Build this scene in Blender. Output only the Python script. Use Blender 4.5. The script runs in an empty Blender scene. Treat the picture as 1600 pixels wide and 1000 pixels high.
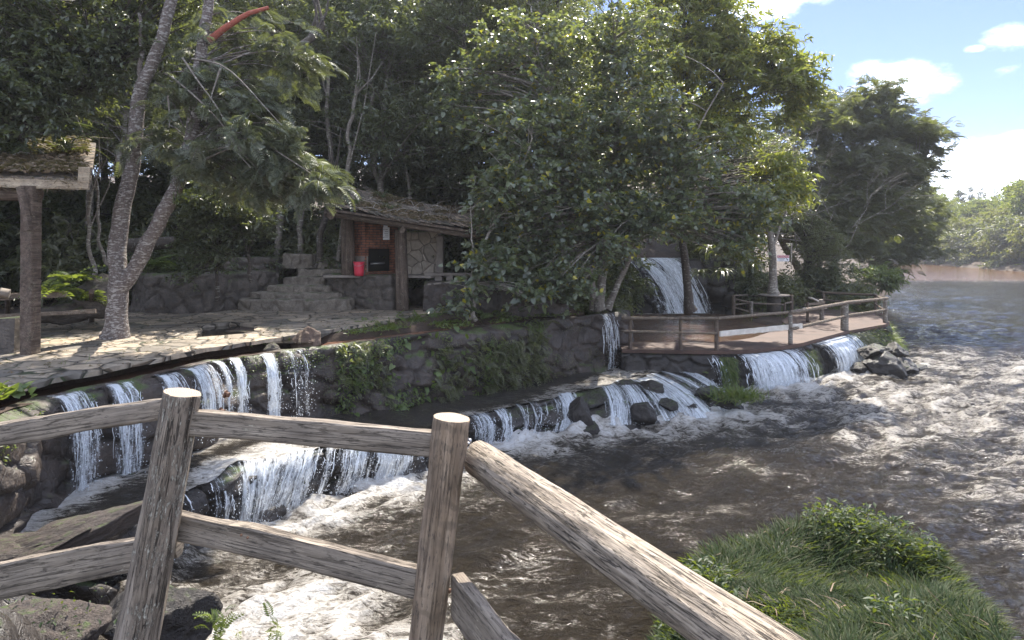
import bpy, math, random
import numpy as np
from mathutils import Vector, Matrix
random.seed(7)
RNG = np.random.default_rng(11)
SC = bpy.context.scene
COL = SC.collection
R = math.radians
EYE = 4.0          # eye height above the lower river
FOC = 1050.0       # focal length in pixels of a 1600 px wide picture
HOR = 385.0        # picture row of the horizon

# ------------------------------------------------------------------ camera
cd = bpy.data.cameras.new("camera")
cd.sensor_width = 36.0
cd.lens = FOC / 1600 * 36
cd.shift_y = -(500 - HOR) / 1600
cd.clip_start = 0.05
cd.clip_end = 1500
cam = bpy.data.objects.new("camera", cd)
cam.location = (0, 0, EYE)
cam.rotation_euler = (R(90), 0, 0)
COL.objects.link(cam)
SC.camera = cam

# ------------------------------------------------------------------ light
SUN_EL, SUN_AZ = R(54), R(14)         # azimuth is clockwise from +Y
SUN_DIR = Vector((math.sin(SUN_AZ) * math.cos(SUN_EL), math.cos(SUN_AZ) * math.cos(SUN_EL), math.sin(SUN_EL)))
sl = bpy.data.lights.new("sun", 'SUN')
sl.energy = 3.4
sl.angle = R(0.5)
sl.color = (1.0, 0.93, 0.82)
so = bpy.data.objects.new("sun", sl)
so.rotation_euler = SUN_DIR.to_track_quat('Z', 'Y').to_euler()
so.location = (0, 0, 40)
COL.objects.link(so)

def N(nt, typ, **kw):
    n = nt.nodes.new(typ)
    for k, v in kw.items():
        if k in ('inputs',):
            for a, b in v.items():
                n.inputs[a].default_value = b
        else:
            setattr(n, k, v)
    return n

world = bpy.data.worlds.new("World")
SC.world = world
world.use_nodes = True
nt = world.node_tree
nt.nodes.clear()
out = N(nt, 'ShaderNodeOutputWorld')
bg = N(nt, 'ShaderNodeBackground')
sky = N(nt, 'ShaderNodeTexSky')
sky.sky_type = 'NISHITA'
sky.sun_disc = False
sky.sun_elevation = SUN_EL
sky.sun_rotation = SUN_AZ
sky.altitude = 400
sky.air_density = 1.0
sky.dust_density = 0.1
sky.ozone_density = 6.0
bg.inputs['Strength'].default_value = 0.05
nt.links.new(bg.outputs[0], out.inputs[0])
# clouds, fixed to directions of the sky
tc = N(nt, 'ShaderNodeTexCoord')
sep = N(nt, 'ShaderNodeSeparateXYZ')
nt.links.new(tc.outputs['Generated'], sep.inputs[0])
def wm(op, a, b=None, c=None, clamp=False):
    n = N(nt, 'ShaderNodeMath', operation=op, use_clamp=clamp)
    for i, x in enumerate((a, b, c)):
        if x is None: continue
        if isinstance(x, (int, float)): n.inputs[i].default_value = x
        else: nt.links.new(x, n.inputs[i])
    return n.outputs[0]
az = wm('ARCTAN2', sep.outputs[0], sep.outputs[1])
el = wm('ARCSINE', sep.outputs[2])
nz = N(nt, 'ShaderNodeTexNoise', inputs={'Scale': 9.0, 'Detail': 8.0, 'Roughness': 0.62})
mp = N(nt, 'ShaderNodeMapping')
mp.inputs['Scale'].default_value = (1, 1, 1.9)
nt.links.new(tc.outputs['Generated'], mp.inputs[0])
nt.links.new(mp.outputs[0], nz.inputs[0])
nz2 = N(nt, 'ShaderNodeTexNoise', inputs={'Scale': 3.0, 'Detail': 6.0, 'Roughness': 0.6})
nt.links.new(mp.outputs[0], nz2.inputs[0])
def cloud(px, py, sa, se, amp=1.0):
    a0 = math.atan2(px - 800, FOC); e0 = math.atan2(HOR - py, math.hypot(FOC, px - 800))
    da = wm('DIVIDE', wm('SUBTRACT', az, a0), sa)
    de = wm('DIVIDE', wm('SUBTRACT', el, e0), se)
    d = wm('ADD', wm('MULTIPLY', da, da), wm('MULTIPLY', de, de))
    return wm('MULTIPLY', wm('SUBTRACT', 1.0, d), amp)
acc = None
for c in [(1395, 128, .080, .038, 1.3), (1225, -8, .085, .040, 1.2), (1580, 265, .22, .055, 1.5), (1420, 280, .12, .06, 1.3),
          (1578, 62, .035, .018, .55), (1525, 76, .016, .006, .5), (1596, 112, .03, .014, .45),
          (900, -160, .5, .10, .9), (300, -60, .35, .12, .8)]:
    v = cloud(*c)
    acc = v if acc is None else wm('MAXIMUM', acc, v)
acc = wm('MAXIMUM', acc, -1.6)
broad = wm('MULTIPLY', wm('SUBTRACT', nz2.outputs[0], 0.36), 4.0)        # unseen clouds added as fill light and for white reflections on water
front = wm('MAXIMUM', wm('LESS_THAN', sep.outputs[1], 0.12), wm('GREATER_THAN', sep.outputs[2], 0.43))  # where the added clouds lie: behind the camera and above the frame
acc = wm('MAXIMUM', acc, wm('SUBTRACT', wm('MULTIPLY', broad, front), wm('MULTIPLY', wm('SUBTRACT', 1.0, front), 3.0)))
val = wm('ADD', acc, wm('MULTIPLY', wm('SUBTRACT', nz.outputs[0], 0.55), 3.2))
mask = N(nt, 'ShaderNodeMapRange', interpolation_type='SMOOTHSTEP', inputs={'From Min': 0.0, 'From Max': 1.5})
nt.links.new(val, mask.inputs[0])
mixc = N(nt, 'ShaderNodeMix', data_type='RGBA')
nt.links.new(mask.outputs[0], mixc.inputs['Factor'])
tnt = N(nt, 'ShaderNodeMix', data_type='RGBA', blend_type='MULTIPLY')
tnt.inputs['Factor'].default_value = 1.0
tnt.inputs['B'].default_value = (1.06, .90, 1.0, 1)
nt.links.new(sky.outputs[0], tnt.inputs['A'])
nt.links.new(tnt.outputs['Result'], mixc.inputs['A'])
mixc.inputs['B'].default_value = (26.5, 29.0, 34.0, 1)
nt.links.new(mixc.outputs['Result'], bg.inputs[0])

SC.view_settings.view_transform = 'Standard'
SC.view_settings.look = 'None'
SC.view_settings.gamma = 1.0
SC.view_settings.exposure = 1.95
SC.cycles.max_bounces = 6
SC.cycles.transparent_max_bounces = 12
SC.cycles.diffuse_bounces = 3
SC.cycles.glossy_bounces = 2
SC.cycles.transmission_bounces = 4
SC.cycles.caustics_reflective = False
SC.cycles.caustics_refractive = False
SC.cycles.use_denoising = True
SC.cycles.volume_bounces = 0

# ------------------------------------------------------------------ helpers
def W(px, py, Y):
    return Vector(((px - 800) / FOC * Y, Y, EYE - (py - HOR) / FOC * Y))
def G(px, py, z):
    Y = (EYE - z) * FOC / (py - HOR)
    return Vector(((px - 800) / FOC * Y, Y, z))

def tag(o, label=None, cat=None, group=None, kind=None):
    if label: o['label'] = label
    if cat: o['category'] = cat
    if group: o['group'] = group
    if kind: o['kind'] = kind
    return o
def empty(name, loc, label, cat, group=None):
    o = bpy.data.objects.new(name, None)
    o.location = loc
    o.empty_display_size = 0.2
    COL.objects.link(o)
    return tag(o, label, cat, group)
def link(name, me, mats, parent=None, M=None):
    """M: world matrix of the mesh (default identity). Parents only carry a translation."""
    o = bpy.data.objects.new(name, me)
    for m in (mats if isinstance(mats, (list, tuple)) else [mats]):
        if m is not None: me.materials.append(m)
    COL.objects.link(o)
    M = M or Matrix.Identity(4)
    if parent is not None:
        o.parent = parent
        p = parent
        off = Vector((0, 0, 0))
        while p is not None:
            off += p.location
            p = p.parent
        M = Matrix.Translation(-off) @ M
    o.matrix_basis = M
    return o
def mesh_np(name, V, F, smooth=True, uv=None, attrs=None):
    """V (n,3), F (m,k) uniform polygons; uv (n,2) per vertex; attrs dict name->(n,) floats"""
    V = np.asarray(V, np.float32); F = np.asarray(F, np.int32)
    me = bpy.data.meshes.new(name)
    me.vertices.add(len(V)); me.vertices.foreach_set('co', V.ravel())
    k = F.shape[1]
    me.loops.add(F.size); me.loops.foreach_set('vertex_index', F.ravel())
    me.polygons.add(len(F))
    me.polygons.foreach_set('loop_start', np.arange(0, F.size, k, dtype=np.int32))
    me.polygons.foreach_set('loop_total', np.full(len(F), k, np.int32))
    me.polygons.foreach_set('use_smooth', np.full(len(F), smooth, bool))
    me.update(calc_edges=True)
    if uv is not None:
        l = me.uv_layers.new(name='UVMap')
        l.data.foreach_set('uv', np.asarray(uv, np.float32)[F.ravel()].ravel())
    if attrs:
        for a, d in attrs.items():
            at = me.attributes.new(a, 'FLOAT', 'POINT')
            at.data.foreach_set('value', np.asarray(d, np.float32).ravel())
    return me
def grid_faces(ny, nx):
    i = np.arange(ny * nx).reshape(ny, nx)
    return np.stack([i[:-1, :-1], i[:-1, 1:], i[1:, 1:], i[1:, :-1]], -1).reshape(-1, 4)
def grid_mesh(name, P, smooth=True, uv=None, attrs=None, keep=None):
    ny, nx = P.shape[:2]
    F = grid_faces(ny, nx)
    if keep is not None:
        F = F[keep.ravel()]
    return mesh_np(name, P.reshape(-1, 3), F, smooth, None if uv is None else uv.reshape(-1, 2), attrs)

class MB:
    def __init__(s): s.v = []; s.f = []; s.sm = []
    def add(s, vs, fs, smooth=False):
        b = len(s.v); s.v += [tuple(x) for x in vs]
        for f in fs: s.f.append([i + b for i in f]); s.sm.append(smooth)
    def box(s, c, size, rot=None, jit=0.0):
        hx, hy, hz = size[0] / 2, size[1] / 2, size[2] / 2
        vs = []
        for sx, sy, sz in [(-1,-1,-1),(1,-1,-1),(1,1,-1),(-1,1,-1),(-1,-1,1),(1,-1,1),(1,1,1),(-1,1,1)]:
            p = Vector((sx*hx + random.uniform(-jit, jit), sy*hy + random.uniform(-jit, jit), sz*hz + random.uniform(-jit, jit)))
            if rot is not None: p = rot @ p
            vs.append(p + Vector(c))
        s.add(vs, [(0,3,2,1),(4,5,6,7),(0,1,5,4),(1,2,6,5),(2,3,7,6),(3,0,4,7)])
    def tube(s, pts, rad, n=8, cap=True, jit=0.0):
        pts = [Vector(p) for p in pts]
        if isinstance(rad, (int, float)): rad = [rad] * len(pts)
        vs = []; up = Vector((0.13, 0.07, 1)).normalized()
        a = None
        for i, p in enumerate(pts):
            d = (pts[min(i+1, len(pts)-1)] - pts[max(i-1, 0)])
            if d.length < 1e-6: d = Vector((0, 0, 1))
            d.normalize()
            if a is None:
                a = d.cross(up)
                if a.length < 0.1: a = d.cross(Vector((1, 0, 0)))
            a = (a - d * a.dot(d)); a.normalize()
            b = d.cross(a)
            for k in range(n):
                t = 2*math.pi*k/n; r = rad[i] * (1 + random.uniform(-jit, jit))
                vs.append(p + (a*math.cos(t) + b*math.sin(t)) * r)
        fs = []
        for i in range(len(pts)-1):
            for k in range(n):
                fs.append((i*n+k, i*n+(k+1) % n, (i+1)*n+(k+1) % n, (i+1)*n+k))
        s.add(vs, fs, True)
        if cap:
            m = len(pts)-1
            b = len(s.v) - len(vs)
            s.f.append([b+k for k in range(n)][::-1]); s.sm.append(False)
            s.f.append([b+m*n+k for k in range(n)]); s.sm.append(False)
    def build(s, name, mats, parent=None, M=None):
        me = bpy.data.meshes.new(name)
        me.from_pydata(s.v, [], s.f)
        me.polygons.foreach_set('use_smooth', s.sm)
        me.update()
        return link(name, me, mats, parent, M)

# ---------------- noise
def _h(ix, iy, iz, seed=0):
    n = (ix.astype(np.int64) * 73856093) ^ (iy.astype(np.int64) * 19349663) ^ (iz.astype(np.int64) * 83492791) ^ (seed * 2654435761)
    n = (n ^ (n >> 13)) * 1274126177
    n = n & 0x7fffffff
    n = (n ^ (n >> 16)) & 0xffffff
    return n / float(0xffffff)
def vnoise(x, y, z=0.0, seed=0):
    x, y, z = np.broadcast_arrays(np.asarray(x, float), np.asarray(y, float), np.asarray(z, float))
    ix, iy, iz = np.floor(x), np.floor(y), np.floor(z)
    fx, fy, fz = x-ix, y-iy, z-iz
    u, v, w = [t*t*(3-2*t) for t in (fx, fy, fz)]
    r = 0
    for dx in (0, 1):
        for dy in (0, 1):
            for dz in (0, 1):
                r = r + _h(ix+dx, iy+dy, iz+dz, seed) * (u if dx else 1-u) * (v if dy else 1-v) * (w if dz else 1-w)
    return r
def fbm(x, y, z=0.0, oct=4, seed=0, gain=.5):
    a, s, t = 1.0, 0.0, 0.0
    x, y, z = np.asarray(x, float), np.asarray(y, float), np.asarray(z, float)
    for o in range(oct):
        s = s + a * (vnoise(x, y, z, seed + o) - .5); t += a; a *= gain
        x, y, z = x*2.03 + 11.3, y*2.03 + 4.7, z*2.03 + 7.1
    return s / t * 2
def worley(x, y, seed=0):
    """returns F1, F2-F1, cell random (2D)"""
    x = np.asarray(x, float); y = np.asarray(y, float)
    ix, iy = np.floor(x), np.floor(y)
    f1 = np.full(x.shape, 9.0); f2 = np.full(x.shape, 9.0); cid = np.zeros(x.shape)
    z0 = np.zeros_like(ix)
    for dx in (-1, 0, 1):
        for dy in (-1, 0, 1):
            cx, cy = ix+dx, iy+dy
            px = cx + .1 + .8*_h(cx, cy, z0, seed+1); py = cy + .1 + .8*_h(cx, cy, z0, seed+2)
            d = np.hypot(px-x, py-y); c = _h(cx, cy, z0, seed+3)
            n = d < f1
            f2 = np.where(n, f1, np.minimum(f2, d)); cid = np.where(n, c, cid); f1 = np.where(n, d, f1)
    return f1, f2-f1, cid
def sst(a, b, x):
    t = np.clip((x-a)/(b-a), 0, 1); return t*t*(3-2*t)
def resample(pts, n=None, step=None):
    pts = np.array([list(p) for p in pts], float)
    d = np.r_[0, np.cumsum(np.linalg.norm(np.diff(pts, axis=0), axis=1))]
    if n is None: n = max(2, int(d[-1]/step) + 1)
    t = np.linspace(0, d[-1], n)
    return np.stack([np.interp(t, d, pts[:, k]) for k in range(3)], 1), t
def smooth_path(P, it=2):
    P = P.copy()
    for _ in range(it):
        P[1:-1] = (P[:-2] + 2*P[1:-1] + P[2:]) / 4
    return P
def pdist(X, Y, line):
    """distance from points to a polyline (xy)"""
    L = np.array([[p[0], p[1]] for p in line], float)
    best = np.full(X.shape, 1e9)
    for a, b in zip(L[:-1], L[1:]):
        ab = b-a; t = np.clip(((X-a[0])*ab[0] + (Y-a[1])*ab[1]) / (ab@ab + 1e-9), 0, 1)
        best = np.minimum(best, np.hypot(X-a[0]-t*ab[0], Y-a[1]-t*ab[1]))
    return best
def inpoly(X, Y, poly):
    c = np.zeros(X.shape, bool); n = len(poly)
    for i in range(n):
        x1, y1 = poly[i][0], poly[i][1]; x2, y2 = poly[(i+1) % n][0], poly[(i+1) % n][1]
        hit = ((y1 > Y) != (y2 > Y)) & (X < (x2-x1)*(Y-y1)/((y2-y1) + 1e-12) + x1)
        c ^= hit
    return c

# ------------------------------------------------------------------ materials
class Mat:
    def __init__(s, name):
        s.m = bpy.data.materials.new(name); s.m.use_nodes = True
        s.nt = s.m.node_tree
        s.b = s.nt.nodes['Principled BSDF']; s.o = s.nt.nodes['Material Output']
    def n(s, t, **k): return N(s.nt, t, **k)
    def l(s, a, b): s.nt.links.new(a, b)
    def co(s, kind='Object', scale=(1, 1, 1), rot=(0, 0, 0)):
        t = s.n('ShaderNodeTexCoord'); m = s.n('ShaderNodeMapping')
        m.inputs['Scale'].default_value = scale; m.inputs['Rotation'].default_value = rot
        s.l(t.outputs[kind], m.inputs[0]); return m.outputs[0]
    def noise(s, vec, scale, detail=5, rough=.55, dist=0.0):
        t = s.n('ShaderNodeTexNoise', inputs={'Scale': scale, 'Detail': detail, 'Roughness': rough, 'Distortion': dist})
        s.l(vec, t.inputs['Vector']); return t.outputs[0]
    def vor(s, vec, scale, feature='F1', out='Distance', rnd=1.0):
        t = s.n('ShaderNodeTexVoronoi', feature=feature, inputs={'Scale': scale, 'Randomness': rnd})
        s.l(vec, t.inputs['Vector']); return t.outputs[out]
    def math(s, op, a, b=None, clamp=False):
        n = s.n('ShaderNodeMath', operation=op, use_clamp=clamp)
        for i, x in enumerate((a, b)):
            if x is None: continue
            if isinstance(x, (int, float)): n.inputs[i].default_value = x
            else: s.l(x, n.inputs[i])
        return n.outputs[0]
    def rng(s, x, a, b, c=0.0, d=1.0, smooth=True):
        n = s.n('ShaderNodeMapRange', interpolation_type='SMOOTHSTEP' if smooth else 'LINEAR',
                inputs={'From Min': a, 'From Max': b, 'To Min': c, 'To Max': d})
        s.l(x, n.inputs[0]); return n.outputs[0]
    def ramp(s, x, stops):
        n = s.n('ShaderNodeValToRGB'); r = n.color_ramp
        while len(r.elements) < len(stops): r.elements.new(0.5)
        for e, (p, c) in zip(r.elements, stops): e.position = p; e.color = (*c, 1)
        s.l(x, n.inputs[0]); return n.outputs[0]
    def mix(s, f, a, b, blend='MIX'):
        n = s.n('ShaderNodeMix', data_type='RGBA', blend_type=blend)
        for k, x in (('Factor', f), ('A', a), ('B', b)):
            if isinstance(x, (int, float)): n.inputs[k].default_value = x
            elif isinstance(x, tuple): n.inputs[k].default_value = (*x, 1)
            else: s.l(x, n.inputs[k])
        return n.outputs['Result']
    def bump(s, h, strength=.5, dist=.02, normal=None):
        n = s.n('ShaderNodeBump', inputs={'Strength': strength, 'Distance': dist})
        s.l(h, n.inputs['Height'])
        if normal is not None: s.l(normal, n.inputs['Normal'])
        return n.outputs[0]
    def attr(s, name):
        n = s.n('ShaderNodeAttribute', attribute_name=name); return n.outputs['Fac']
    def up(s):
        g = s.n('ShaderNodeNewGeometry'); p = s.n('ShaderNodeSeparateXYZ'); s.l(g.outputs['Normal'], p.inputs[0]); return p.outputs[2]
    def fin(s, col=None, rough=None, nrm=None, spec=None):
        for k, v in (('Base Color', col), ('Roughness', rough), ('Normal', nrm), ('Specular IOR Level', spec)):
            if v is None: continue
            if isinstance(v, tuple): s.b.inputs[k].default_value = (*v, 1)
            elif isinstance(v, (int, float)): s.b.inputs[k].default_value = v
            else: s.l(v, s.b.inputs[k])
        return s.m

def m_rock(name, c1, c2, moss=0.3, mcol=(.035, .05, .012), scale=3.0, rough=(.35, .8), wet=0.0):
    m = Mat(name); v = m.co()
    n1 = m.noise(v, scale, 8, .6); n2 = m.noise(v, scale*7, 6, .65)
    col = m.ramp(n1, [(.3, c1), (.7, c2)])
    col = m.mix(m.rng(n2, .35, .7), m.mix(1.0, col, (.55, .55, .55), 'MULTIPLY'), col)
    mn = m.noise(v, scale*.9, 6, .65)
    mk = m.math('MULTIPLY', m.rng(m.math('ADD', m.math('MULTIPLY', m.up(), .25), mn), .62-moss*.35, .80-moss*.35), 0.0 if moss == 0 else 1.0)
    mc = m.mix(m.noise(v, 30, 3), mcol, tuple(x*2.2 for x in mcol))
    col = m.mix(mk, col, mc)
    cr = m.vor(v, scale*2.2, 'DISTANCE_TO_EDGE')
    h = m.math('ADD', m.math('ADD', m.math('MULTIPLY', n1, 1.0), m.math('MULTIPLY', n2, .35)), m.math('MULTIPLY', m.rng(cr, 0, .05), .10))
    r = m.rng(n2, .3, .7, rough[0], rough[1])
    return m.fin(col, m.math('MAXIMUM', r, m.math('MULTIPLY', mk, .9)), m.bump(h, .8, .08))
M_basalt = m_rock("wet_basalt", (.018, .014, .012), (.050, .039, .032), -.3, rough=(.28, .65))
M_wallrock = m_rock("mossy_wall_rock", (.028, .021, .017), (.090, .066, .052), -.15, rough=(.3, .8), scale=2.2)
M_rubble = m_rock("rubble_stone", (.06, .05, .042), (.17, .14, .115), -.15, rough=(.6, .95), scale=3)
M_redrock = m_rock("red_brown_rock", (.11, .07, .05), (.26, .17, .12), -.3, rough=(.6, .95), scale=4)
M_tan = m_rock("tan_stone", (.42, .27, .15), (.6, .42, .26), 0, rough=(.7, .95), scale=12)

def m_paving():
    m = Mat("crazy_paving"); v = m.co('Object', (1, 1, 1))
    w = m.n('ShaderNodeVectorMath', operation='ADD')
    nn = m.n('ShaderNodeTexNoise', inputs={'Scale': 1.6, 'Detail': 2.0}); m.l(v, nn.inputs['Vector'])
    sc = m.n('ShaderNodeVectorMath', operation='SCALE'); sc.inputs['Scale'].default_value = .35
    m.l(nn.outputs['Color'], sc.inputs[0]); m.l(v, w.inputs[0]); m.l(sc.outputs[0], w.inputs[1])
    e = m.vor(w.outputs[0], 1.8, 'DISTANCE_TO_EDGE'); c = m.n('ShaderNodeTexVoronoi', inputs={'Scale': 1.8}); m.l(w.outputs[0], c.inputs['Vector'])
    sp = m.n('ShaderNodeSeparateColor'); m.l(c.outputs['Color'], sp.inputs[0])
    col = m.ramp(sp.outputs[0], [(0, (.17, .15, .125)), (.35, (.30, .245, .18)), (.65, (.38, .315, .24)), (1, (.50, .39, .27))])
    n1 = m.noise(v, 9, 6, .65)
    col = m.mix(m.rng(n1, .3, .75), m.mix(1.0, col, (.55, .55, .55), 'MULTIPLY'), col)
    big = m.noise(v, .5, 3)
    gap = m.rng(e, .010, .040)
    gc = m.mix(m.rng(big, .45, .6), (.02, .016, .012), (.035, .05, .016))
    col = m.mix(gap, gc, col)
    h = m.math('ADD', m.math('MULTIPLY', m.rng(e, .01, .1), 1.0), m.math('MULTIPLY', n1, .25))
    tilt = m.math('MULTIPLY', sp.outputs[1], .5)
    return m.fin(col, m.rng(n1, .3, .7, .45, .8), m.bump(m.math('ADD', h, tilt), .9, .05))
M_paving = m_paving()
def m_stonewall_light():
    m = Mat("light_crazy_stone"); v = m.co('Object', (1, 1, 1))
    e = m.vor(v, 2.9, 'DISTANCE_TO_EDGE'); c = m.n('ShaderNodeTexVoronoi', inputs={'Scale': 2.9}); m.l(v, c.inputs['Vector'])
    sp = m.n('ShaderNodeSeparateColor'); m.l(c.outputs['Color'], sp.inputs[0])
    col = m.ramp(sp.outputs[0], [(0, (.30, .26, .21)), (1, (.48, .41, .33))])
    n1 = m.noise(v, 9, 6, .65)
    col = m.mix(m.rng(n1, .3, .75), m.mix(1.0, col, (.7, .7, .7), 'MULTIPLY'), col)
    col = m.mix(m.rng(e, .006, .022), (.12, .10, .08), col)
    return m.fin(col, .85, m.bump(m.math('ADD', m.rng(e, .01, .08), m.math('MULTIPLY', n1, .3)), .9, .03))
M_lightstone = m_stonewall_light()
def m_soil():
    m = Mat("soil"); v = m.co()
    n1 = m.noise(v, 2, 8, .65); n2 = m.noise(v, 25, 5, .7)
    col = m.ramp(n1, [(.3, (.035, .024, .016)), (.55, (.075, .045, .028)), (.72, (.04, .05, .018))])
    col = m.mix(m.rng(n2, .3, .7), m.mix(1.0, col, (.5, .5, .5), 'MULTIPLY'), col)
    return m.fin(col, .9, m.bump(m.math('ADD', n1, m.math('MULTIPLY', n2, .4)), .9, .08))
M_soil = m_soil()
def m_redsoil():
    m = Mat("red_earth"); v = m.co()
    n1 = m.noise(v, 1.3, 8, .65); n2 = m.noise(v, 25, 5, .7)
    col = m.ramp(n1, [(.3, (.050, .026, .018)), (.7, (.105, .056, .038))])
    col = m.mix(m.rng(n2, .3, .7), m.mix(1.0, col, (.65, .65, .65), 'MULTIPLY'), col)
    return m.fin(col, .75, m.bump(m.math('ADD', n1, m.math('MULTIPLY', n2, .3)), .5, .03))
M_redsoil = m_redsoil()

def m_wood(name, c1, c2, c3, grain=1.0, lich=0.0, lcol=(.5, .48, .36), rings=0.0, crack=.5, axis='Z', bumpd=.006, rough=.85):
    """grain runs along local Z (logs) or X (boards)"""
    sc = (1, 1, .07) if axis == 'Z' else (.05, 1, 1)
    m = Mat(name); v = m.co('Object', sc); vo = m.co('Object')
    g = m.noise(v, 55*grain, 6, .65, .25); g2 = m.noise(v, 14*grain, 5, .6, .6); b = m.noise(vo, 6, 5, .6)
    col = m.ramp(g, [(.28, c1), (.5, c2), (.72, c3)])
    col = m.mix(m.rng(g2, .35, .65), m.mix(1.0, col, (.62, .60, .58), 'MULTIPLY'), col)
    col = m.mix(m.rng(b, .35, .7), m.mix(1.0, col, (.72, .72, .74), 'MULTIPLY'), col)
    h = m.math('ADD', m.math('MULTIPLY', g, .6), m.math('MULTIPLY', g2, .8))
    if rings:
        sp = m.n('ShaderNodeSeparateXYZ'); m.l(vo, sp.inputs[0])
        wob = m.math('ADD', m.math('MULTIPLY', m.noise(vo, 5, 3), .22), m.math('ADD', m.math('MULTIPLY', sp.outputs[0], .6), sp.outputs[2]))
        rg = m.math('SINE', m.math('MULTIPLY', wob, 75.0))
        rk = m.math('MULTIPLY', m.rng(rg, .1, .9), m.rng(m.noise(vo, 3.5, 3), .3, .6))
        col = m.mix(m.math('MULTIPLY', rk, rings), col, tuple(x*.42 for x in c2))
    ck = m.noise(m.co('Object', (1, 1, .035) if axis == 'Z' else (.025, 1, 1)), 44*grain, 4, .55, .9)
    ckm = m.rng(m.math('ABSOLUTE', m.math('SUBTRACT', ck, .5)), .004, .022)
    col = m.mix(m.math('MULTIPLY', m.math('SUBTRACT', 1.0, ckm), crack), col, (.03, .024, .02))
    h = m.math('ADD', h, m.math('MULTIPLY', ckm, crack*1.6))
    if lich:
        ln = m.noise(m.co('Object', (1, 1, .28) if axis == 'Z' else (.3, 1, 1)), 135, 6, .75)
        ln2 = m.noise(vo, 7, 3)
        lk = m.rng(m.math('ADD', ln, m.math('MULTIPLY', m.math('SUBTRACT', ln2, .5), .5)), .62-lich*.18, .68-lich*.18)
        col = m.mix(lk, col, lcol)
        dk = m.rng(m.noise(m.co('Object', (1, 1, .22) if axis == 'Z' else (.22, 1, 1)), 85, 6, .75), .54, .62)
        col = m.mix(m.math('MULTIPLY', dk, .7), col, (.05, .042, .035))
        h = m.math('ADD', h, m.math('MULTIPLY', lk, .4))
    return m.fin(col, rough, m.bump(h, 1.0, bumpd), .3)
M_bark_post = m_wood("weathered_bark", (.17, .135, .105), (.33, .27, .21), (.48, .41, .33), 1.0, .30, (.52, .48, .40), 0, .8, bumpd=.012)
M_ring_post = m_wood("ringed_trunk", (.25, .18, .12), (.38, .285, .20), (.48, .38, .28), .8, -.4, (.5, .42, .32), .75, .35, bumpd=.004)
M_log = m_wood("grey_split_log", (.18, .145, .11), (.41, .34, .26), (.64, .545, .43), 1.5, -.3, (.5, .45, .35), 0, .8, bumpd=.012)
M_board = m_wood("sawn_board", (.19, .155, .12), (.31, .26, .205), (.44, .375, .30), 1.4, -.3, (.52, .46, .36), 0, .5, axis='X', bumpd=.004)
M_oldwood = m_wood("old_rail_wood", (.14, .105, .08), (.26, .205, .155), (.38, .31, .24), .7, .2, (.38, .35, .27), 0, .6, axis='X', bumpd=.008)
M_darkwood = m_wood("dark_post_wood", (.09, .065, .05), (.17, .125, .095), (.26, .20, .155), .6, .12, (.3, .28, .2), 0, .5, bumpd=.008)
M_fascia = m_wood("pale_fascia", (.34, .26, .17), (.46, .37, .26), (.56, .46, .33), .5, .1, (.6, .55, .4), 0, .3, axis='X')
def m_endgrain():
    m = Mat("end_grain"); v = m.co('Object')
    w = m.n('ShaderNodeTexWave', wave_type='RINGS', rings_direction='Z', inputs={'Scale': 42.0, 'Distortion': 2.5, 'Detail': 3.0})
    m.l(v, w.inputs[0])
    return m.fin(m.mix(w.outputs[1], (.22, .165, .115), (.40, .32, .23)), .8, m.bump(w.outputs[1], .5, .003))
M_end = m_endgrain()
def m_bark(name, c1, c2, spot, amt, scale=1.0, vert=.35):
    m = Mat(name); v = m.co('Object', (1, 1, vert)); v2 = m.co('Object', (.6, .6, 1.7))
    n = m.noise(v, 18*scale, 6, .65, .3); s = m.noise(v2, 11*scale, 5, .65)
    col = m.ramp(n, [(.3, c1), (.7, c2)])
    k = m.rng(s, .60-amt*.2, .66-amt*.2)
    col = m.mix(k, col, spot)
    return m.fin(col, .85, m.bump(m.math('ADD', n, m.math('MULTIPLY', k, .3)), .8, .03))
M_bark_spot = m_bark("mottled_bark", (.07, .055, .05), (.18, .145, .125), (.34, .315, .285), .42, 1.6)
M_bark_dark = m_bark("dark_bark", (.035, .028, .023), (.09, .072, .058), (.2, .19, .16), .15)
M_bark_grey = m_bark("grey_bark", (.10, .085, .07), (.24, .205, .17), (.36, .34, .29), .3)
M_branch_pale = m_bark("pale_branch", (.2, .17, .14), (.36, .32, .27), (.45, .42, .36), .3)
M_redbranch = m_bark("red_branch", (.22, .055, .035), (.34, .09, .055), (.3, .15, .1), .1)

def m_leaf(name, cols, rough=.42, trans=.35, spec=.5, yellow=0.0, ycol=(.32, .27, .03), tcol=None):
    m = Mat(name); g = m.n('ShaderNodeNewGeometry')
    rd = g.outputs['Random Per Island']
    n = len(cols)
    col = m.ramp(rd, [(i/(n-1), c) for i, c in enumerate(cols)])
    if yellow:
        r2 = m.math('FRACT', m.math('MULTIPLY', rd, 37.13))
        col = m.mix(m.math('LESS_THAN', r2, yellow), col, ycol)
    m.fin(col, rough, None, spec)
    t = m.n('ShaderNodeBsdfTranslucent')
    tc_ = m.mix(1.0, m.mix(.5, col, (.25, .30, .03)), (1.6, 1.6, 1.2), 'MULTIPLY')
    m.l(tc_, t.inputs[0])
    mx = m.n('ShaderNodeMixShader', inputs={0: trans})
    m.l(m.b.outputs[0], mx.inputs[1]); m.l(t.outputs[0], mx.inputs[2]); m.l(mx.outputs[0], m.o.inputs[0])
    return m.m
M_leaf_dark = m_leaf("dark_leaf", [(.045, .054, .038), (.075, .086, .056), (.115, .125, .085), (.06, .07, .052)], .34, .28)
M_leaf_olive = m_leaf("olive_leaf", [(.07, .078, .048), (.11, .115, .07), (.15, .145, .095), (.09, .095, .06)], .4, .32)
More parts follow.
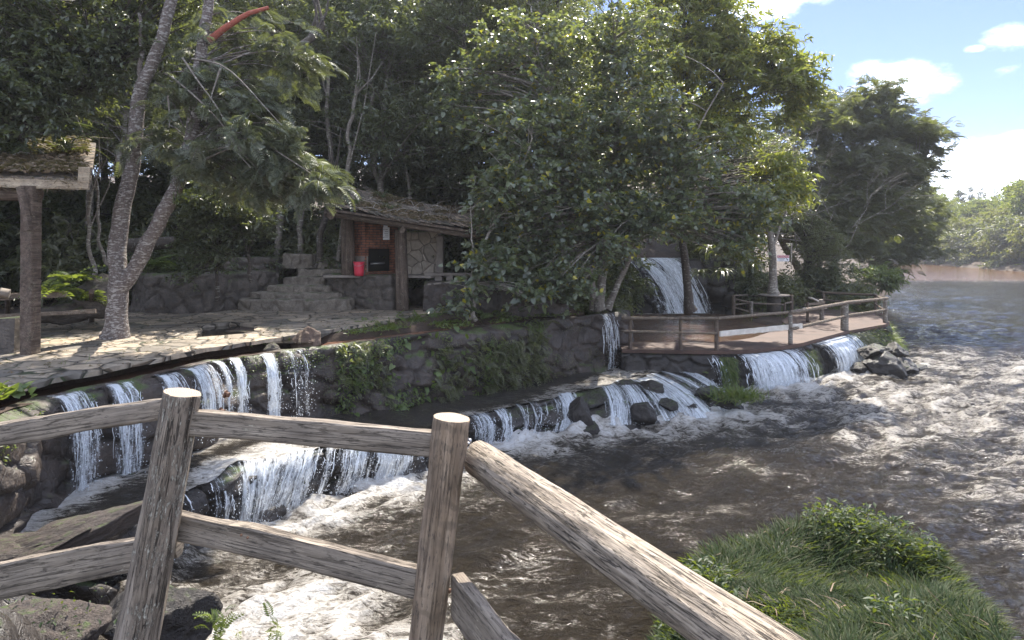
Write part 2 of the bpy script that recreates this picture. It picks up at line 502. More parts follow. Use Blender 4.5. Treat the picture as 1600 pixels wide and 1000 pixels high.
M_leaf_heart = m_leaf("heart_leaf", [(.075, .095, .072), (.10, .122, .085), (.135, .15, .09), (.085, .10, .08)], .30, .30, .6, yellow=.05)
M_leaf_lime = m_leaf("lime_leaf", [(.10, .12, .045), (.15, .165, .055), (.20, .195, .06), (.11, .12, .055)], .4, .42, yellow=.08)
M_leaf_feather = m_leaf("feathery_leaf", [(.085, .10, .075), (.12, .132, .095), (.155, .165, .115)], .5, .16)
M_leaf_far = m_leaf("sunny_leaf", [(.08, .115, .018), (.13, .16, .028), (.17, .16, .04), (.07, .10, .02)], .6, .4, .2)
M_leaf_far2 = m_leaf("ochre_leaf", [(.11, .11, .04), (.16, .14, .055), (.09, .105, .035)], .6, .35, .2)
M_leaf_bank = m_leaf("grey_green_leaf", [(.065, .072, .052), (.095, .10, .07), (.13, .13, .09)], .5, .28)
M_leaf_grass = m_leaf("grass_blade", [(.04, .075, .02), (.065, .11, .028), (.10, .13, .04), (.17, .16, .08)], .45, .35)
M_leaf_dry = m_leaf("dry_leaf", [(.09, .06, .035), (.15, .10, .06), (.20, .15, .10), (.07, .05, .035)], .8, .1)
M_leaf_fern = m_leaf("fern_leaf", [(.055, .085, .025), (.085, .125, .035), (.12, .15, .05)], .45, .35)
M_strap = m_leaf("strap_leaf", [(.035, .055, .035), (.055, .08, .05), (.12, .14, .09)], .35, .25)

# ---------------- leaves by the thousand
def T_leaf(w=.42, fold=.12, droop=.12):
    V = [(0, 0, 0), (.45, w/2, fold), (1, 0, -droop), (.45, -w/2, fold), (.5, 0, 0)]
    return np.array(V), np.array([(0, 4, 1), (4, 2, 1), (0, 3, 4), (4, 3, 2)])
def T_heart():
    V = [(.10, 0, 0), (-.04, .22, .05), (.25, .40, .10), (.70, .24, .03), (1, 0, -.12), (.70, -.24, .03), (.25, -.40, .10), (-.04, -.22, .05), (.5, 0, 0)]
    F = [(0, 2, 1), (0, 8, 2), (8, 3, 2), (8, 4, 3), (0, 7, 6), (0, 6, 8), (8, 6, 5), (8, 5, 4)]
    return np.array(V), np.array(F)
def T_frond(n=9, L=.34, w=.05, arch=.25):
    V = []; F = []
    def pt(t): return np.array([t, 0, .10*math.sin(t*3.0) - arch*t*t])
    for i in range(n):
        t = .08 + .9*i/n; c = pt(t); l = L*(1 - .55*abs(t-.35)/.65)
        for s in (-1, 1):
            b = len(V)
            V += [c, c + [w*1.3, s*l*.5, .02], c + [l*.45, s*l, -.06], c + [-w*.2, s*l*.55, -.0]]
            F += [(b, b+1, b+2), (b, b+2, b+3)]
    b = len(V); m = 4
    for i in range(m+1):
        c = pt(i/m); V += [c + [0, .010, 0], c + [0, -.010, 0]]
    for i in range(m):
        F += [(b+2*i, b+2*i+1, b+2*i+3), (b+2*i, b+2*i+3, b+2*i+2)]
    return np.array(V), np.array(F)
def T_strap(w=.07, bend=.5, n=5):
    V = []; F = []
    for i in range(n+1):
        t = i/n; x = t*(1-.25*bend*t); z = .5*t*(1-t)*.6 - bend*t*t*.8 + t*.35
        ww = w*(.5 + 1.2*t)*(1-t)**.6 + .002
        V += [(x, ww/2, z+.01), (x, 0, z), (x, -ww/2, z+.01)]
    for i in range(n):
        a = 3*i
        for k in (0, 1):
            F += [(a+k, a+k+1, a+k+4), (a+k, a+k+4, a+k+3)]
    return np.array(V), np.array(F)
def nrmz(v): return v/(np.linalg.norm(v, axis=-1, keepdims=True) + 1e-9)
def scatter(T, pos, dirs, nrm, size):
    V, F = T; n = len(pos)
    d = nrmz(dirs); s = nrmz(np.cross(nrm, d)); u = np.cross(d, s)
    size = np.asarray(size).reshape(-1, 1, 1)
    P = pos[:, None, :] + size*(V[None, :, 0:1]*d[:, None] + V[None, :, 1:2]*s[:, None] + V[None, :, 2:3]*u[:, None])
    FF = (F[None] + (np.arange(n)*len(V))[:, None, None]).reshape(-1, 3)
    return P.reshape(-1, 3), FF
def merge(parts):
    Vs, Fs, o = [], [], 0
    for V, F in parts:
        Vs.append(V); Fs.append(F+o); o += len(V)
    return np.concatenate(Vs), np.concatenate(Fs)
def rdirs(n, zmean=0.0, zs=.5):
    a = RNG.uniform(0, 2*np.pi, n)
    d = np.stack([np.cos(a), np.sin(a), RNG.normal(zmean, zs, n)], 1)
    return nrmz(d)
LEAF = T_leaf(); LONG = T_leaf(.30, .10, .25); HEART = T_heart(); FROND = T_frond(); STRAP = T_strap(); FERN = T_frond(8, .30, .07, .45)

# ================================================================== SETTING
def xy(p): return (p[0], p[1])
# lip of the long retaining wall (z = 2.0), its inland offset and outward normal
Lraw = [G(-220, 790, 2.0), G(-80, 700, 2.0), G(0, 650, 2.0), G(70, 625, 2.0), G(140, 610, 2.0), G(260, 588, 2.0), G(330, 567, 2.0),
        G(440, 552, 2.0), G(530, 541, 2.0), G(650, 527, 2.0), G(760, 512, 2.0), G(870, 500, 2.0), G(950, 491.5, 2.0)]
Lp, Ls = resample(Lraw, step=.05); Lp = smooth_path(Lp, 60)
Lext, Lse = resample(list(map(tuple, Lp)) + [(3.25, 20.1, 2.0), (3.4, 20.8, 2.0), (3.45, 22.0, 2.0)], step=.05)
Lext = smooth_path(Lext, 14)
def normals(P):
    d = np.gradient(P[:, :2], axis=0); d /= np.linalg.norm(d, axis=1, keepdims=True)
    return np.stack([d[:, 1], -d[:, 0]], 1)
Ln = normals(Lp); Len = normals(Lext)
def Lat(px):
    """index on the lip seen at picture column px"""
    return int(np.argmin(np.abs(Lp[:, 0]/Lp[:, 1]*FOC + 800 - px)))

# weir lip and foot
Mraw = [G(-140, 980, .8), G(60, 885, .8), G(150, 835, .78), G(225, 792, .80), G(290, 762, .8), G(370, 724, .85), G(450, 703, .85), G(560, 690, .75),
        G(660, 678, .65), G(720, 652, .6), G(800, 630, .55), G(900, 610, .5), G(960, 600, .5), G(1030, 582, .52), G(1062, 574, .55)]
Braw = [G(-60, 1050, 0), G(120, 960, 0), G(185, 920, 0), G(225, 893, 0), G(300, 855, 0), G(370, 832, 0), G(420, 812, 0), G(540, 770, 0),
        G(660, 738, 0), G(735, 700, 0), G(810, 688, 0), G(905, 668, 0), G(980, 664, 0), G(1130, 650, 0), G(1128, 614, 0)]
NS = 420
def same_param(A, B, n):
    A = np.array([list(p) for p in A]); B = np.array([list(p) for p in B]); C = (A+B)/2
    d = np.r_[0, np.cumsum(np.linalg.norm(np.diff(C, axis=0), axis=1))]
    t = np.linspace(0, d[-1], n)
    f = lambda P: smooth_path(np.stack([np.interp(t, d, P[:, k]) for k in range(3)], 1), 10)
    return f(A), f(B), t
Mp, Bp, Mt = same_param(Mraw, Braw, NS)
Mpx = Mp[:, 0]/Mp[:, 1]*FOC + 800

# deck front edge
Draw = [(3.1, 19.05, 1.1), (5.7, 18.75, 1.1), (6.9, 19.0, 1.1), (8.4, 20.0, 1.1), (11.4, 23.1, 1.1), (14.2, 25.4, 1.1), (14.9, 27.0, 1.1), (15.6, 29.5, 1.1)]
Dp, Ds = resample(Draw, step=.05); Dp = smooth_path(Dp, 20); Dn = normals(Dp)
Dpx = Dp[:, 0]/Dp[:, 1]*FOC + 800
def Dat(px): return int(np.argmin(np.abs(Dpx - px)))

# ---- wide ground under everything
mb = MB(); mb.add([(-900, -60, -1.6), (900, -60, -1.6), (900, 1400, -1.6), (-900, 1400, -1.6)], [(0, 1, 2, 3)])
tag(mb.build('ground', M_soil), kind='structure')

# ---- land of the far and left banks as one height field
def knots(a, b, lo, hi, fine, grow):
    """fine spacing on [lo,hi], growing outside"""
    k = list(np.arange(lo, hi, fine)); s = fine
    x = k[-1]
    while x < b: s *= grow; x += s; k.append(x)
    s = fine; x = k[0]; pre = []
    while x > a: s *= grow; x -= s; pre.append(x)
    return np.array(pre[::-1] + k)
PL = [(-120, 18.7), (0.5, 18.7), (3.3, 20.2), (3.4, 19.8), (5.7, 19.3), (8.2, 20.6), (11.2, 23.7), (14.0, 25.9), (15.3, 29), (17.5, 34), (24, 45), (34, 60), (53, 93),
      (78, 140), (97, 168), (97, 420), (-120, 420)]
PP = [(3.6, 19.6), (5.7, 19.5), (7.4, 19.9), (9.2, 22.2), (9.6, 24.6), (9.3, 27), (10.2, 30.6), (4.4, 31.4), (3.4, 27)]
PR = [(400, 30), (110, 45), (84, 70), (80, 105), (85, 127), (92, 146), (86, 157), (60, 162), (60, 420), (400, 420)]
def sdist(X, Y, poly):
    d = pdist(X, Y, list(poly) + [poly[0]])
    return np.where(inpoly(X, Y, poly), d, -d)
def land(X, Y):
    X = np.asarray(X, float); Y = np.asarray(Y, float)
    d = sdist(X, Y, PL); dr = sdist(X, Y, PR)
    base = -1.0 + 2.1*sst(-.5, .6, d)
    leftish = 1 - sst(0.3, 3.4 + .5*np.maximum(0, Y-24), X)
    hill = leftish*(1.0 + .26*np.maximum(0, Y-21.5) * (1 - .5*sst(35, 60, Y)))
    right = (1-leftish)*np.maximum(0, d-9)*.16
    h = base + np.where(d > 0, (hill+right)*sst(0, 1.2, d), 0)
    dp = sdist(X, Y, PP)
    h = np.where((X > 3.2) | (Y > 24), h + (0.35 - h)*sst(-.5, .4, dp), h)
    cl = sst(30.8, 31.6, Y)*sst(2.5, 4, X)*(1-sst(9.5, 12, X - (Y-31)*.3))*(1-sst(60, 80, Y))
    h = np.where(cl > 0, np.maximum(h, 3.2*cl + np.maximum(0, Y-31)*.30*cl), h)
    hr = -1.0 + 2.0*sst(-.5, 2.0, dr) + np.maximum(0, dr-2)*.07
    h = np.maximum(h, hr)
    h = h + np.where(h > 0.2, fbm(X*.35, Y*.35, 0, 4, 3)*.35*sst(.5, 4, np.maximum(d, dr)), 0)
    return h
gx = knots(-110, 260, -12, 20, .30, 1.06); gy = knots(17.9, 380, 18, 34, .30, 1.035)
X, Y = np.meshgrid(gx, gy); Z = land(X, Y)
tag(link('hillside', grid_mesh('hillside', np.stack([X, Y, Z], -1)), M_soil), kind='structure')
def lz(x, y): return float(land(np.array([x]), np.array([y]))[0])

# ---- soil shelf and water channel behind the wall lip
tt = np.r_[0, .06, .14, .22, .3, np.linspace(.4, 1.2, 12), np.linspace(1.35, 3, 12), np.linspace(3.4, 16, 26)]
tS, tT = np.meshgrid(np.arange(0, len(Lp), 3), tt)
cxx = Lp[tS, 0] - Ln[tS, 0]*tT; cyy = Lp[tS, 1] - Ln[tS, 1]*tT
zz = 2.03 - .20*sst(.14, .34, tT) + .30*sst(.72, 1.15, tT) + fbm(cxx*2, cyy*2, 0, 4, 8)*.06*sst(.0, .3, tT+.3) 
tag(link('soil_shelf', grid_mesh('soil_shelf', np.stack([cxx, cyy, zz], -1)), M_soil), kind='structure')

# ---- the retaining wall itself, displaced into stones
def stone_face(P, Nn, ztop, zbot, step=.045, sc=(1.5, 2.4), amp=.16, batter=.25, seed=0, lip=.3, blocky=None, big=.0):
    s = np.r_[0, np.cumsum(np.linalg.norm(np.diff(P[:, :2], axis=0), axis=1))]
    m = int((ztop-zbot)/step)
    v = np.linspace(0, 1, m)
    S, Vv = np.meshgrid(s, v); Z = ztop + (zbot-ztop)*Vv
    wS = S + .25*fbm(S*1.1, Z*1.1, 0, 3, seed+5); wZ = Z + .18*fbm(S*1.3, Z*1.3, 4, 3, seed+6)
    f1, gap, cid = worley(wS*sc[0], wZ*sc[1], seed)
    dsp = amp*(sst(0, .15, gap)*(.45+.75*cid) - .3) + fbm(S*5, Z*5, 0, 4, seed+9)*.045 + big*fbm(S*.7, Z*.9, 2, 2, seed+20)
    off = batter*Vv + dsp*sst(0, .06, Vv)
    ii = np.broadcast_to(np.arange(len(P)), S.shape)
    Xx = P[ii, 0] + Nn[ii, 0]*off; Yy = P[ii, 1] + Nn[ii, 1]*off
    G0 = np.stack([Xx, Yy, Z], -1)
    if lip:
        rows = []
        for k, b in enumerate((lip, lip*.66, lip*.33)):
            rr = np.stack([P[:, 0] - Nn[:, 0]*b, P[:, 1] - Nn[:, 1]*b, ztop + fbm(s*3, b*9, 0, 3, seed+3)*.035 - (.25 if k == 0 else 0)], -1)
            rows.append(rr)
        G0[0, :, 2] += fbm(s*3, 0, 0, 3, seed+3)*.04
        G0 = np.concatenate([np.array(rows), G0], 0)
    return G0
wg = stone_face(Lext, Len, 2.03, .1, amp=.20, batter=.28, big=.35)
tag(link('retaining_wall', grid_mesh('retaining_wall', wg), M_wallrock),
    'long dark retaining wall of mossy rocks carrying the water channel along the terrace', 'wall')

# ---- deck wall
dg = stone_face(Dp, Dn, 1.0, -.4, sc=(1.6, 2.6), amp=.16, batter=.18, seed=40, lip=.0)
tag(link('walkway_wall', grid_mesh('walkway_wall', dg), M_basalt), 'dark wet stone wall below the brown walkway with water pouring down it', 'wall')

# ---- paving with its pit
from mathutils.geometry import tessellate_polygon
def slab(name, outer, z, th, mat, holes=(), jit=.05, step=.22, parent=None):
    def jag(poly, st):
        P, _ = resample([(p[0], p[1], 0) for p in poly] + [(poly[0][0], poly[0][1], 0)], step=st)
        P = P[:-1]
        return [Vector((p[0] + random.uniform(-jit, jit), p[1] + random.uniform(-jit, jit), 0)) for p in P]
    loops = [jag(outer, step)] + [jag(h, step*.7) for h in holes]
    tris = tessellate_polygon(loops)
    flat = [p for l in loops for p in l]
    mb = MB()
    vs = [(p.x, p.y, z) for p in flat]
    fs = []
    for t in tris:
        a, b, c = [flat[i] for i in t]
        fs.append(t if (b-a).cross(c-a).z > 0 else t[::-1])
    mb.add(vs, fs)
    for l in loops:
        n = len(l)
        mb.add([(p.x, p.y, z) for p in l] + [(p.x, p.y, z-th) for p in l], [(i, (i+1) % n, n+(i+1) % n, n+i) for i in range(n)])
    return mb.build(name, mat, parent)
pav = [G(-330, 800, 2.2), G(-60, 640, 2.2), G(20, 608, 2.2), G(90, 590, 2.2), G(180, 573, 2.2), G(300, 549, 2.2), G(312, 546, 2.2), G(440, 527, 2.2), G(560, 508, 2.2),
       G(650, 493, 2.2), G(690, 489, 2.2), G(700, 480, 2.2), (-3.6, 21.0), (-9.5, 20.5), (-9.6, 18.6), (-16, 17.5), (-18, 12)]
pit = [G(306, 527, 2.2), G(345, 524, 2.2), G(395, 519, 2.2), G(402, 508, 2.2), G(360, 503, 2.2), G(315, 509, 2.2)]
tag(slab('terrace', pav, 2.2, .07, M_paving, [pit]), kind='structure')

# ---- walkway slab and platform
din = [tuple(Dp[i][:2] + Dn[i]*.10) for i in range(0, len(Dp), 12)]
dback = [(16.3, 29.3), (13.4, 30.6), (11.5, 28.0), (10.4, 26.0), (10.1, 24.4), (8.6, 22.6), (7.6, 21.3), (6.6, 20.55), (5.6, 20.25), (3.3, 20.5)]
walk = slab('walkway', din + dback, 1.1, .10, M_redsoil, jit=.02, step=.5)
tag(walk, kind='structure')

# ---- water
def m_water():
    m = Mat("river_water"); v = m.co('Object')
    foam = m.attr('foam'); rip = m.attr('ripple')
    sv = m.co('Object', (.55, 1.25, 1), (0, 0, R(-38)))
    w1 = m.noise(sv, 3.2, 8, .62, .8); w2 = m.noise(sv, 11, 6, .65, 1.2); w3 = m.noise(v, 1.1, 4, .55, .4)
    big = m.noise(v, .9, 3, .5, .5)
    def ridged(x): return m.math('SUBTRACT', 1.0, m.math('MULTIPLY', m.math('ABSOLUTE', m.math('SUBTRACT', x, .5)), 3.4))
    st1 = m.co('Object', (.50, 1.35, 1), (0, 0, R(-38)))
    r1 = ridged(m.noise(st1, 1.9, 9, .70, 1.0)); r2 = ridged(m.noise(st1, 7.0, 7, .70, 1.2)); r3 = m.noise(st1, 24, 6, .75, .8)
    val = m.math('ADD', m.math('ADD', m.math('MULTIPLY', r1, .42), m.math('MULTIPLY', r2, .40)), m.math('ADD', m.math('MULTIPLY', r3, .42), m.math('MULTIPLY', m.math('SUBTRACT', big, .5), .5)))
    k = m.rng(m.math('ADD', val, m.math('MULTIPLY', foam, .62)), 1.08, 1.46)
    k = m.math('MULTIPLY', k, m.rng(foam, .02, .12))
    murk = m.mix(big, (.028, .023, .017), (.072, .058, .042))
    murk = m.mix(m.rng(rip, .06, .30), (.13, .066, .030), murk)
    fc = m.mix(m.rng(m.math('ADD', val, m.math('MULTIPLY', foam, .5)), 1.1, 1.6), (.56, .50, .42), (.90, .89, .87))
    col = m.mix(k, murk, fc)
    w4 = m.noise(v, 34, 4, .6, .6)
    h = m.math('ADD', m.math('ADD', m.math('MULTIPLY', w1, 1.0), m.math('MULTIPLY', w3, 1.4)), m.math('ADD', m.math('MULTIPLY', w2, .75), m.math('MULTIPLY', w4, .30)))
    h = m.math('MULTIPLY', h, rip)
    bm = m.n('ShaderNodeBump', inputs={'Distance': .62, 'Strength': 1.0})
    m.l(h, bm.inputs['Height'])
    h2 = m.math('ADD', m.math('MULTIPLY', k, .6), m.math('MULTIPLY', m.math('MULTIPLY', r3, k), 1.2))
    b2 = m.bump(h2, .8, .05, bm.outputs[0])
    m.b.inputs['IOR'].default_value = 1.33
    return m.fin(col, m.math('ADD', m.rng(k, 0, 1, .07, .6, False), m.math('MULTIPLY', m.attr('far'), .09)), b2, m.rng(k, 0, 1, .75, .25, False))
M_water = m_water()
def m_curtain():
    m = Mat("falling_water")
    u = m.n('ShaderNodeUVMap'); mp_ = m.n('ShaderNodeMapping'); mp_.inputs['Scale'].default_value = (1, .13, 1); m.l(u.outputs[0], mp_.inputs[0])
    v = mp_.outputs[0]
    a = m.noise(v, 8, 6, .65, .5); b = m.noise(v, 34, 5, .7, .7); u3 = m.noise(u.outputs[0], 11, 7, .75, 1.5)
    cov = m.attr('cov')
    x = m.math('ADD', m.math('ADD', m.math('MULTIPLY', m.math('SUBTRACT', a, .5), 3.2), m.math('MULTIPLY', m.math('SUBTRACT', b, .5), 2.0)),
               m.math('ADD', m.math('MULTIPLY', m.math('SUBTRACT', u3, .5), 1.6), m.math('SUBTRACT', m.math('MULTIPLY', cov, 2.0), .80)))
    al = m.math('MULTIPLY', m.rng(x, 0.0, .9), m.rng(cov, .02, .15))
    m.fin((.80, .84, .88), .35, m.bump(m.math('ADD', a, b), .8, .04), .5)
    t = m.n('ShaderNodeBsdfTransparent'); mx = m.n('ShaderNodeMixShader')
    tl = m.n('ShaderNodeBsdfTranslucent'); tl.inputs[0].default_value = (.8, .84, .88, 1)
    m2 = m.n('ShaderNodeMixShader', inputs={0: .3}); m.l(m.b.outputs[0], m2.inputs[1]); m.l(tl.outputs[0], m2.inputs[2])
    m.l(m.math('MULTIPLY', al, .92), mx.inputs[0]); m.l(t.outputs[0], mx.inputs[1]); m.l(m2.outputs[0], mx.inputs[2]); m.l(mx.outputs[0], m.o.inputs[0])
    return m.m
M_fall = m_curtain()
def m_drop():
    m = Mat("white_water"); v = m.co()
    m.fin((.80, .84, .88), .3, m.bump(m.noise(v, 40, 4), .5, .01), .5)
    tl = m.n('ShaderNodeBsdfTranslucent'); tl.inputs[0].default_value = (.8, .84, .88, 1)
    m2 = m.n('ShaderNodeMixShader', inputs={0: .3}); m.l(m.b.outputs[0], m2.inputs[1]); m.l(tl.outputs[0], m2.inputs[2]); m.l(m2.outputs[0], m.o.inputs[0])
    return m.m
M_drop = m_drop()

def waterfall(label, top, bot, cov, outn, nrib=60, rock=None, arch=.10, name='waterfall', ribw=(.003, .011)):
    """top, bot (n,3) arrays; cov (n,) coverage; outn (n,2) outward"""
    n = len(top); m = 26
    s = np.r_[0, np.cumsum(np.linalg.norm(np.diff(top[:, :2], axis=0), axis=1))]
    t = np.linspace(-.10, 1, m)
    def pos(i, tt_, extra=0.0):
        tc_ = np.clip(tt_, 0, 1)
        q = tc_**1.0
        xy_ = top[i, :2] + (bot[i, :2]-top[i, :2])*(tc_**.75)[..., None]
        o = arch*np.sin(np.pi*np.clip(tc_, 0, 1)**.8) + .03 + extra + np.where(tt_ < 0, tt_*1.6, 0)
        xy_ = xy_ + outn[i]*o[..., None]
        z = top[i, 2] + (bot[i, 2]-top[i, 2])*(tc_**1.25) + .02
        return np.concatenate([xy_, z[..., None]], -1)
    S, TT = np.meshgrid(np.arange(n), t)
    P = pos(S, TT, extra=.05*fbm(s[S]*4, TT*2, 0, 3, 5))
    uv = np.stack([s[S], TT*np.maximum(.3, (top[:, 2]-bot[:, 2]))[S]], -1)
    me = grid_mesh(name, P, True, uv, {'cov': cov[S]*np.where(TT < -.03, .55, 1)})
    me.materials.append(M_fall)
    o = bpy.data.objects.new(name, me); COL.objects.link(o)
    tag(o, label, kind='structure')
    # second thin layer and loose drops
    P2 = pos(S, TT, extra=.05 + .07*fbm(s[S]*5, TT*2, 3, 3, 15))
    me = grid_mesh('outer_veil', P2, True, uv + [17.3, 5.1], {'cov': cov[S]*.72*np.where(TT < .02, 0, 1)}); link('outer_veil', me, M_fall, o)
    nd = int(260*s[-1] + 60); ci = RNG.choice(n, nd, p=cov/cov.sum()); td = RNG.uniform(.05, 1.05, nd)**.7
    c = pos(ci, np.clip(td, 0, 1), extra=RNG.uniform(0, .22, nd)*td); c[:, 2] += np.abs(RNG.normal(0, .05, nd))*td
    V4 = np.array([(1, 0, 0), (-.5, .87, 0), (-.5, -.87, 0), (0, 0, 1.6)]); F4 = np.array([(0, 1, 3), (1, 2, 3), (2, 0, 3), (0, 2, 1)])
    Vd = c[:, None] + V4[None]*RNG.uniform(.003, .011, nd)[:, None, None]
    link('drops', mesh_np('drops', Vd.reshape(-1, 3), (F4[None] + (np.arange(nd)*4)[:, None, None]).reshape(-1, 3), True), M_drop, o)
    # ribbons and strands of white water
    nrib = int(nrib*.35)
    if nrib:
        pr = cov/cov.sum(); vs = []; fs = []; base = 0
        for _ in range(nrib):
            i = int(RNG.choice(n, p=pr)); t0 = RNG.uniform(-.05, .55)**1.0; t1 = min(1.0, t0 + RNG.uniform(.12, .5)); k = 8
            t0 = max(t0, .03); tq = np.linspace(t0, t1, k); w0 = RNG.uniform(*ribw); ex = RNG.uniform(.0, .07)
            dr = np.cumsum(RNG.normal(0, .010, k))
            idx = np.full(k, i)
            c = pos(idx, tq, extra=np.full(k, ex))
            tang = (top[min(i+1, n-1), :2] - top[max(i-1, 0), :2]); tang = tang/ (np.linalg.norm(tang) + 1e-9)
            c[:, :2] += tang*dr[:, None]
            ww = w0*np.sin(np.linspace(.25, 2.95, k))*(1 + .5*RNG.normal(0, .5, k)); ww = np.abs(ww) + .001
            a = c.copy(); b = c.copy(); d = c.copy()
            a[:, :2] -= tang*ww[:, None]; b[:, :2] += tang*ww[:, None]; d[:, :2] += outn[i]*ww[:, None]*.9
            vs.append(np.stack([a, d, b], 1).reshape(-1, 3))
            f = []
            for q in range(k-1):
                z0 = base + 3*q
                f += [(z0, z0+1, z0+4, z0+3), (z0+1, z0+2, z0+5, z0+4)]
            fs += f; base += 3*k
        me2 = mesh_np('strands', np.concatenate(vs), np.array(fs), True)
        link('strands', me2, M_drop, o)
    return o

foam_lines = []   # (polyline, strength, reach)
# weir rock face and its pool
S, TT = np.meshgrid(np.arange(NS), np.linspace(0, 1.15, 34))
out2 = normals(Mp)
Mp[:, :2] += out2*(.22*fbm(Mt*1.1, 0, 0, 4, 150) + .10*fbm(Mt*4.0, 0, 0, 3, 151))[:, None]
Mp[:, 2] += .07*fbm(Mt*1.8, 3, 0, 4, 152) - .03
out2 = normals(smooth_path(Mp, 20))
fxy = Mp[S][..., :2] + (Bp[S]-Mp[S])[..., :2]*np.clip(TT, 0, 1.15)[..., None]**.85
fz = Mp[S][..., 2]*(1-np.clip(TT, 0, 1)**1.3) - .25*np.clip(TT-.95, 0, 1)/.2 - .02
f1, gap, cid = worley(Mt[S]*1.7 + .3*fbm(Mt[S]*1.5, TT*1.5, 0, 3, 2), TT*1.6 + .2*fbm(Mt[S]*2, TT*2, 0, 3, 3), 77)
dsp = (.26*(sst(0, .3, gap)*(.4+.8*cid)-.4) + .16*fbm(Mt[S]*2.2, TT*2.5, 0, 4, 12))*sst(0, .12, TT)
fxy = fxy + out2[S]*(dsp-.03)[..., None]
tag(link('weir_rock', grid_mesh('weir_rock', np.stack([fxy[..., 0], fxy[..., 1], fz], -1)), M_basalt), kind='structure')
Lpool = np.stack([np.interp(np.linspace(0, 1, NS), np.linspace(0, 1, len(Lp)), Lp[:, k]) for k in range(3)], 1)
# match columns: the wall point straight behind each lip point
pair = []
j = 0
for i in range(NS):
    d = (Lp[:, 0]-Mp[i, 0])**2 + (Lp[:, 1]-Mp[i, 1])**2
    j = max(j, int(np.argmin(d))); pair.append(j)
pw = smooth_path(Lext[np.array(pair)], 40)
pw[:, :2] = pw[:, :2] + 0.0
tv = np.linspace(-.03, 1.0, 44)
S, TV = np.meshgrid(np.arange(NS), tv)
q = pw[S][..., :2] + (Mp[S]-pw[S])[..., :2]*TV[..., None]
width = np.linalg.norm((Mp-pw)[:, :2], axis=1)[S]
pz = Mp[S][..., 2] + .05*fbm(q[..., 0]*1.4, q[..., 1]*1.4, 0, 4, 30)*sst(0, .1, TV)*(1-sst(.9, 1, TV)) + .012
px_ = q[..., 0]/q[..., 1]*FOC + 800
dw = TV*width
foam = np.clip(.75*(1-sst(.2, 1.0, dw))*(px_ < 430) + .12, 0, 1)
foam = np.maximum(foam, .72*sst(.35, .75, TV)*sst(215, 330, px_)*(1-sst(440, 640, px_)))
foam = np.maximum(foam, .50*sst(.55, .95, TV)*sst(640, 720, px_))
foam = np.maximum(foam, .60*sst(760, 900, px_)*sst(.25, .6, TV))
foam = np.maximum(foam, .8*(1-sst(.3, .9, np.hypot(q[..., 0]-2.85, q[..., 1]-18.6))))
pz += foam*.05*fbm(q[..., 0]*5, q[..., 1]*5, 0, 3, 33)
tag(link('pool_water', grid_mesh('pool_water', np.stack([q[..., 0], q[..., 1], pz], -1), True, None,
        {'foam': foam, 'ripple': np.full(foam.shape, .55)}), M_water), kind='structure')

def cov_px(px, bands):
    """bands: (x0, x1, value)"""
    c = np.zeros(len(px))
    for a, b, v in bands:
        c = np.maximum(c, v*sst(a-8, a+8, px)*(1-sst(b-8, b+8, px)))
    return c
covw = cov_px(Mpx, [(235, 300, .35), (285, 380, .42), (370, 480, .70), (470, 700, .74), (718, 762, .70), (768, 786, .75), (798, 814, .6), (820, 892, .80), (935, 985, .75), (985, 1070, .72)])
covw *= np.clip(.30 + 1.15*vnoise(Mt*2.6, 0, 0, 9) + .35*(vnoise(Mt*9, 0, 0, 19)-.5), .1, .95)
waterfall('broad white cascade pouring over the low dark rock weir across the river', Mp, Bp + [0, 0, .0], covw, out2, nrib=500, arch=.12)
foam_lines.append((Bp[[int(i) for i in np.linspace(60, 150, 20)]], .8, .9))
foam_lines.append((Bp[[int(i) for i in np.linspace(110, 285, 30)]], 1.1, 1.2))
foam_lines.append((Bp[[int(i) for i in np.linspace(285, NS-20, 30)]], 1.0, 1.5))

# thin falls over the retaining wall
def wallfall(px0, px1, zb, c, label, nrib=50, out=.36):
    i0, i1 = Lat(px0), Lat(px1)
    if i1-i0 < 4: i1 = i0+4
    idx = np.arange(i0, i1+1)
    top = Lp[idx].copy(); top[:, 2] = 2.03; top[:, :2] += Ln[idx]*.10
    bot = Lp[idx].copy(); bot[:, 2] = zb; bot[:, :2] += Ln[idx]*out
    e = np.linspace(0, 1, len(idx))
    cv = c*np.sin(np.pi*np.clip(e, .04, .96))**.5*(.6 + .8*vnoise(Lp[idx, 0]*14, Lp[idx, 1]*14, 0, 4))
    waterfall(label, top, bot, cv, Ln[idx], nrib=nrib, arch=.13, ribw=(.002, .008))
wallfall(58, 122, .8, .66, 'wide veil of water down the dark wall at the far left', 70)
wallfall(148, 198, .8, .78, 'white fall between the far left veil and the bark covered post', 80)
wallfall(226, 268, .8, .66, 'thin fall behind the top of the bark covered post', 30)
wallfall(272, 314, .85, .74, 'broken veil of water above the left rail', 60)
wallfall(316, 340, .85, .62, 'narrow trickle of water above the left rail', 20)
wallfall(345, 368, .85, .8, 'bright narrow fall above the left rail', 50)
wallfall(396, 420, .85, .74, 'single thin fall just right of the bright one', 30)
wallfall(428, 474, .85, .42, 'faint drips over the rounded wall rocks', 14)
wallfall(925, 960, .45, .50, 'white fall over the right end of the mossy wall', 60)
foam_lines.append(([(-4.9, 8.3), (-4.6, 8.8)], .3, .4))

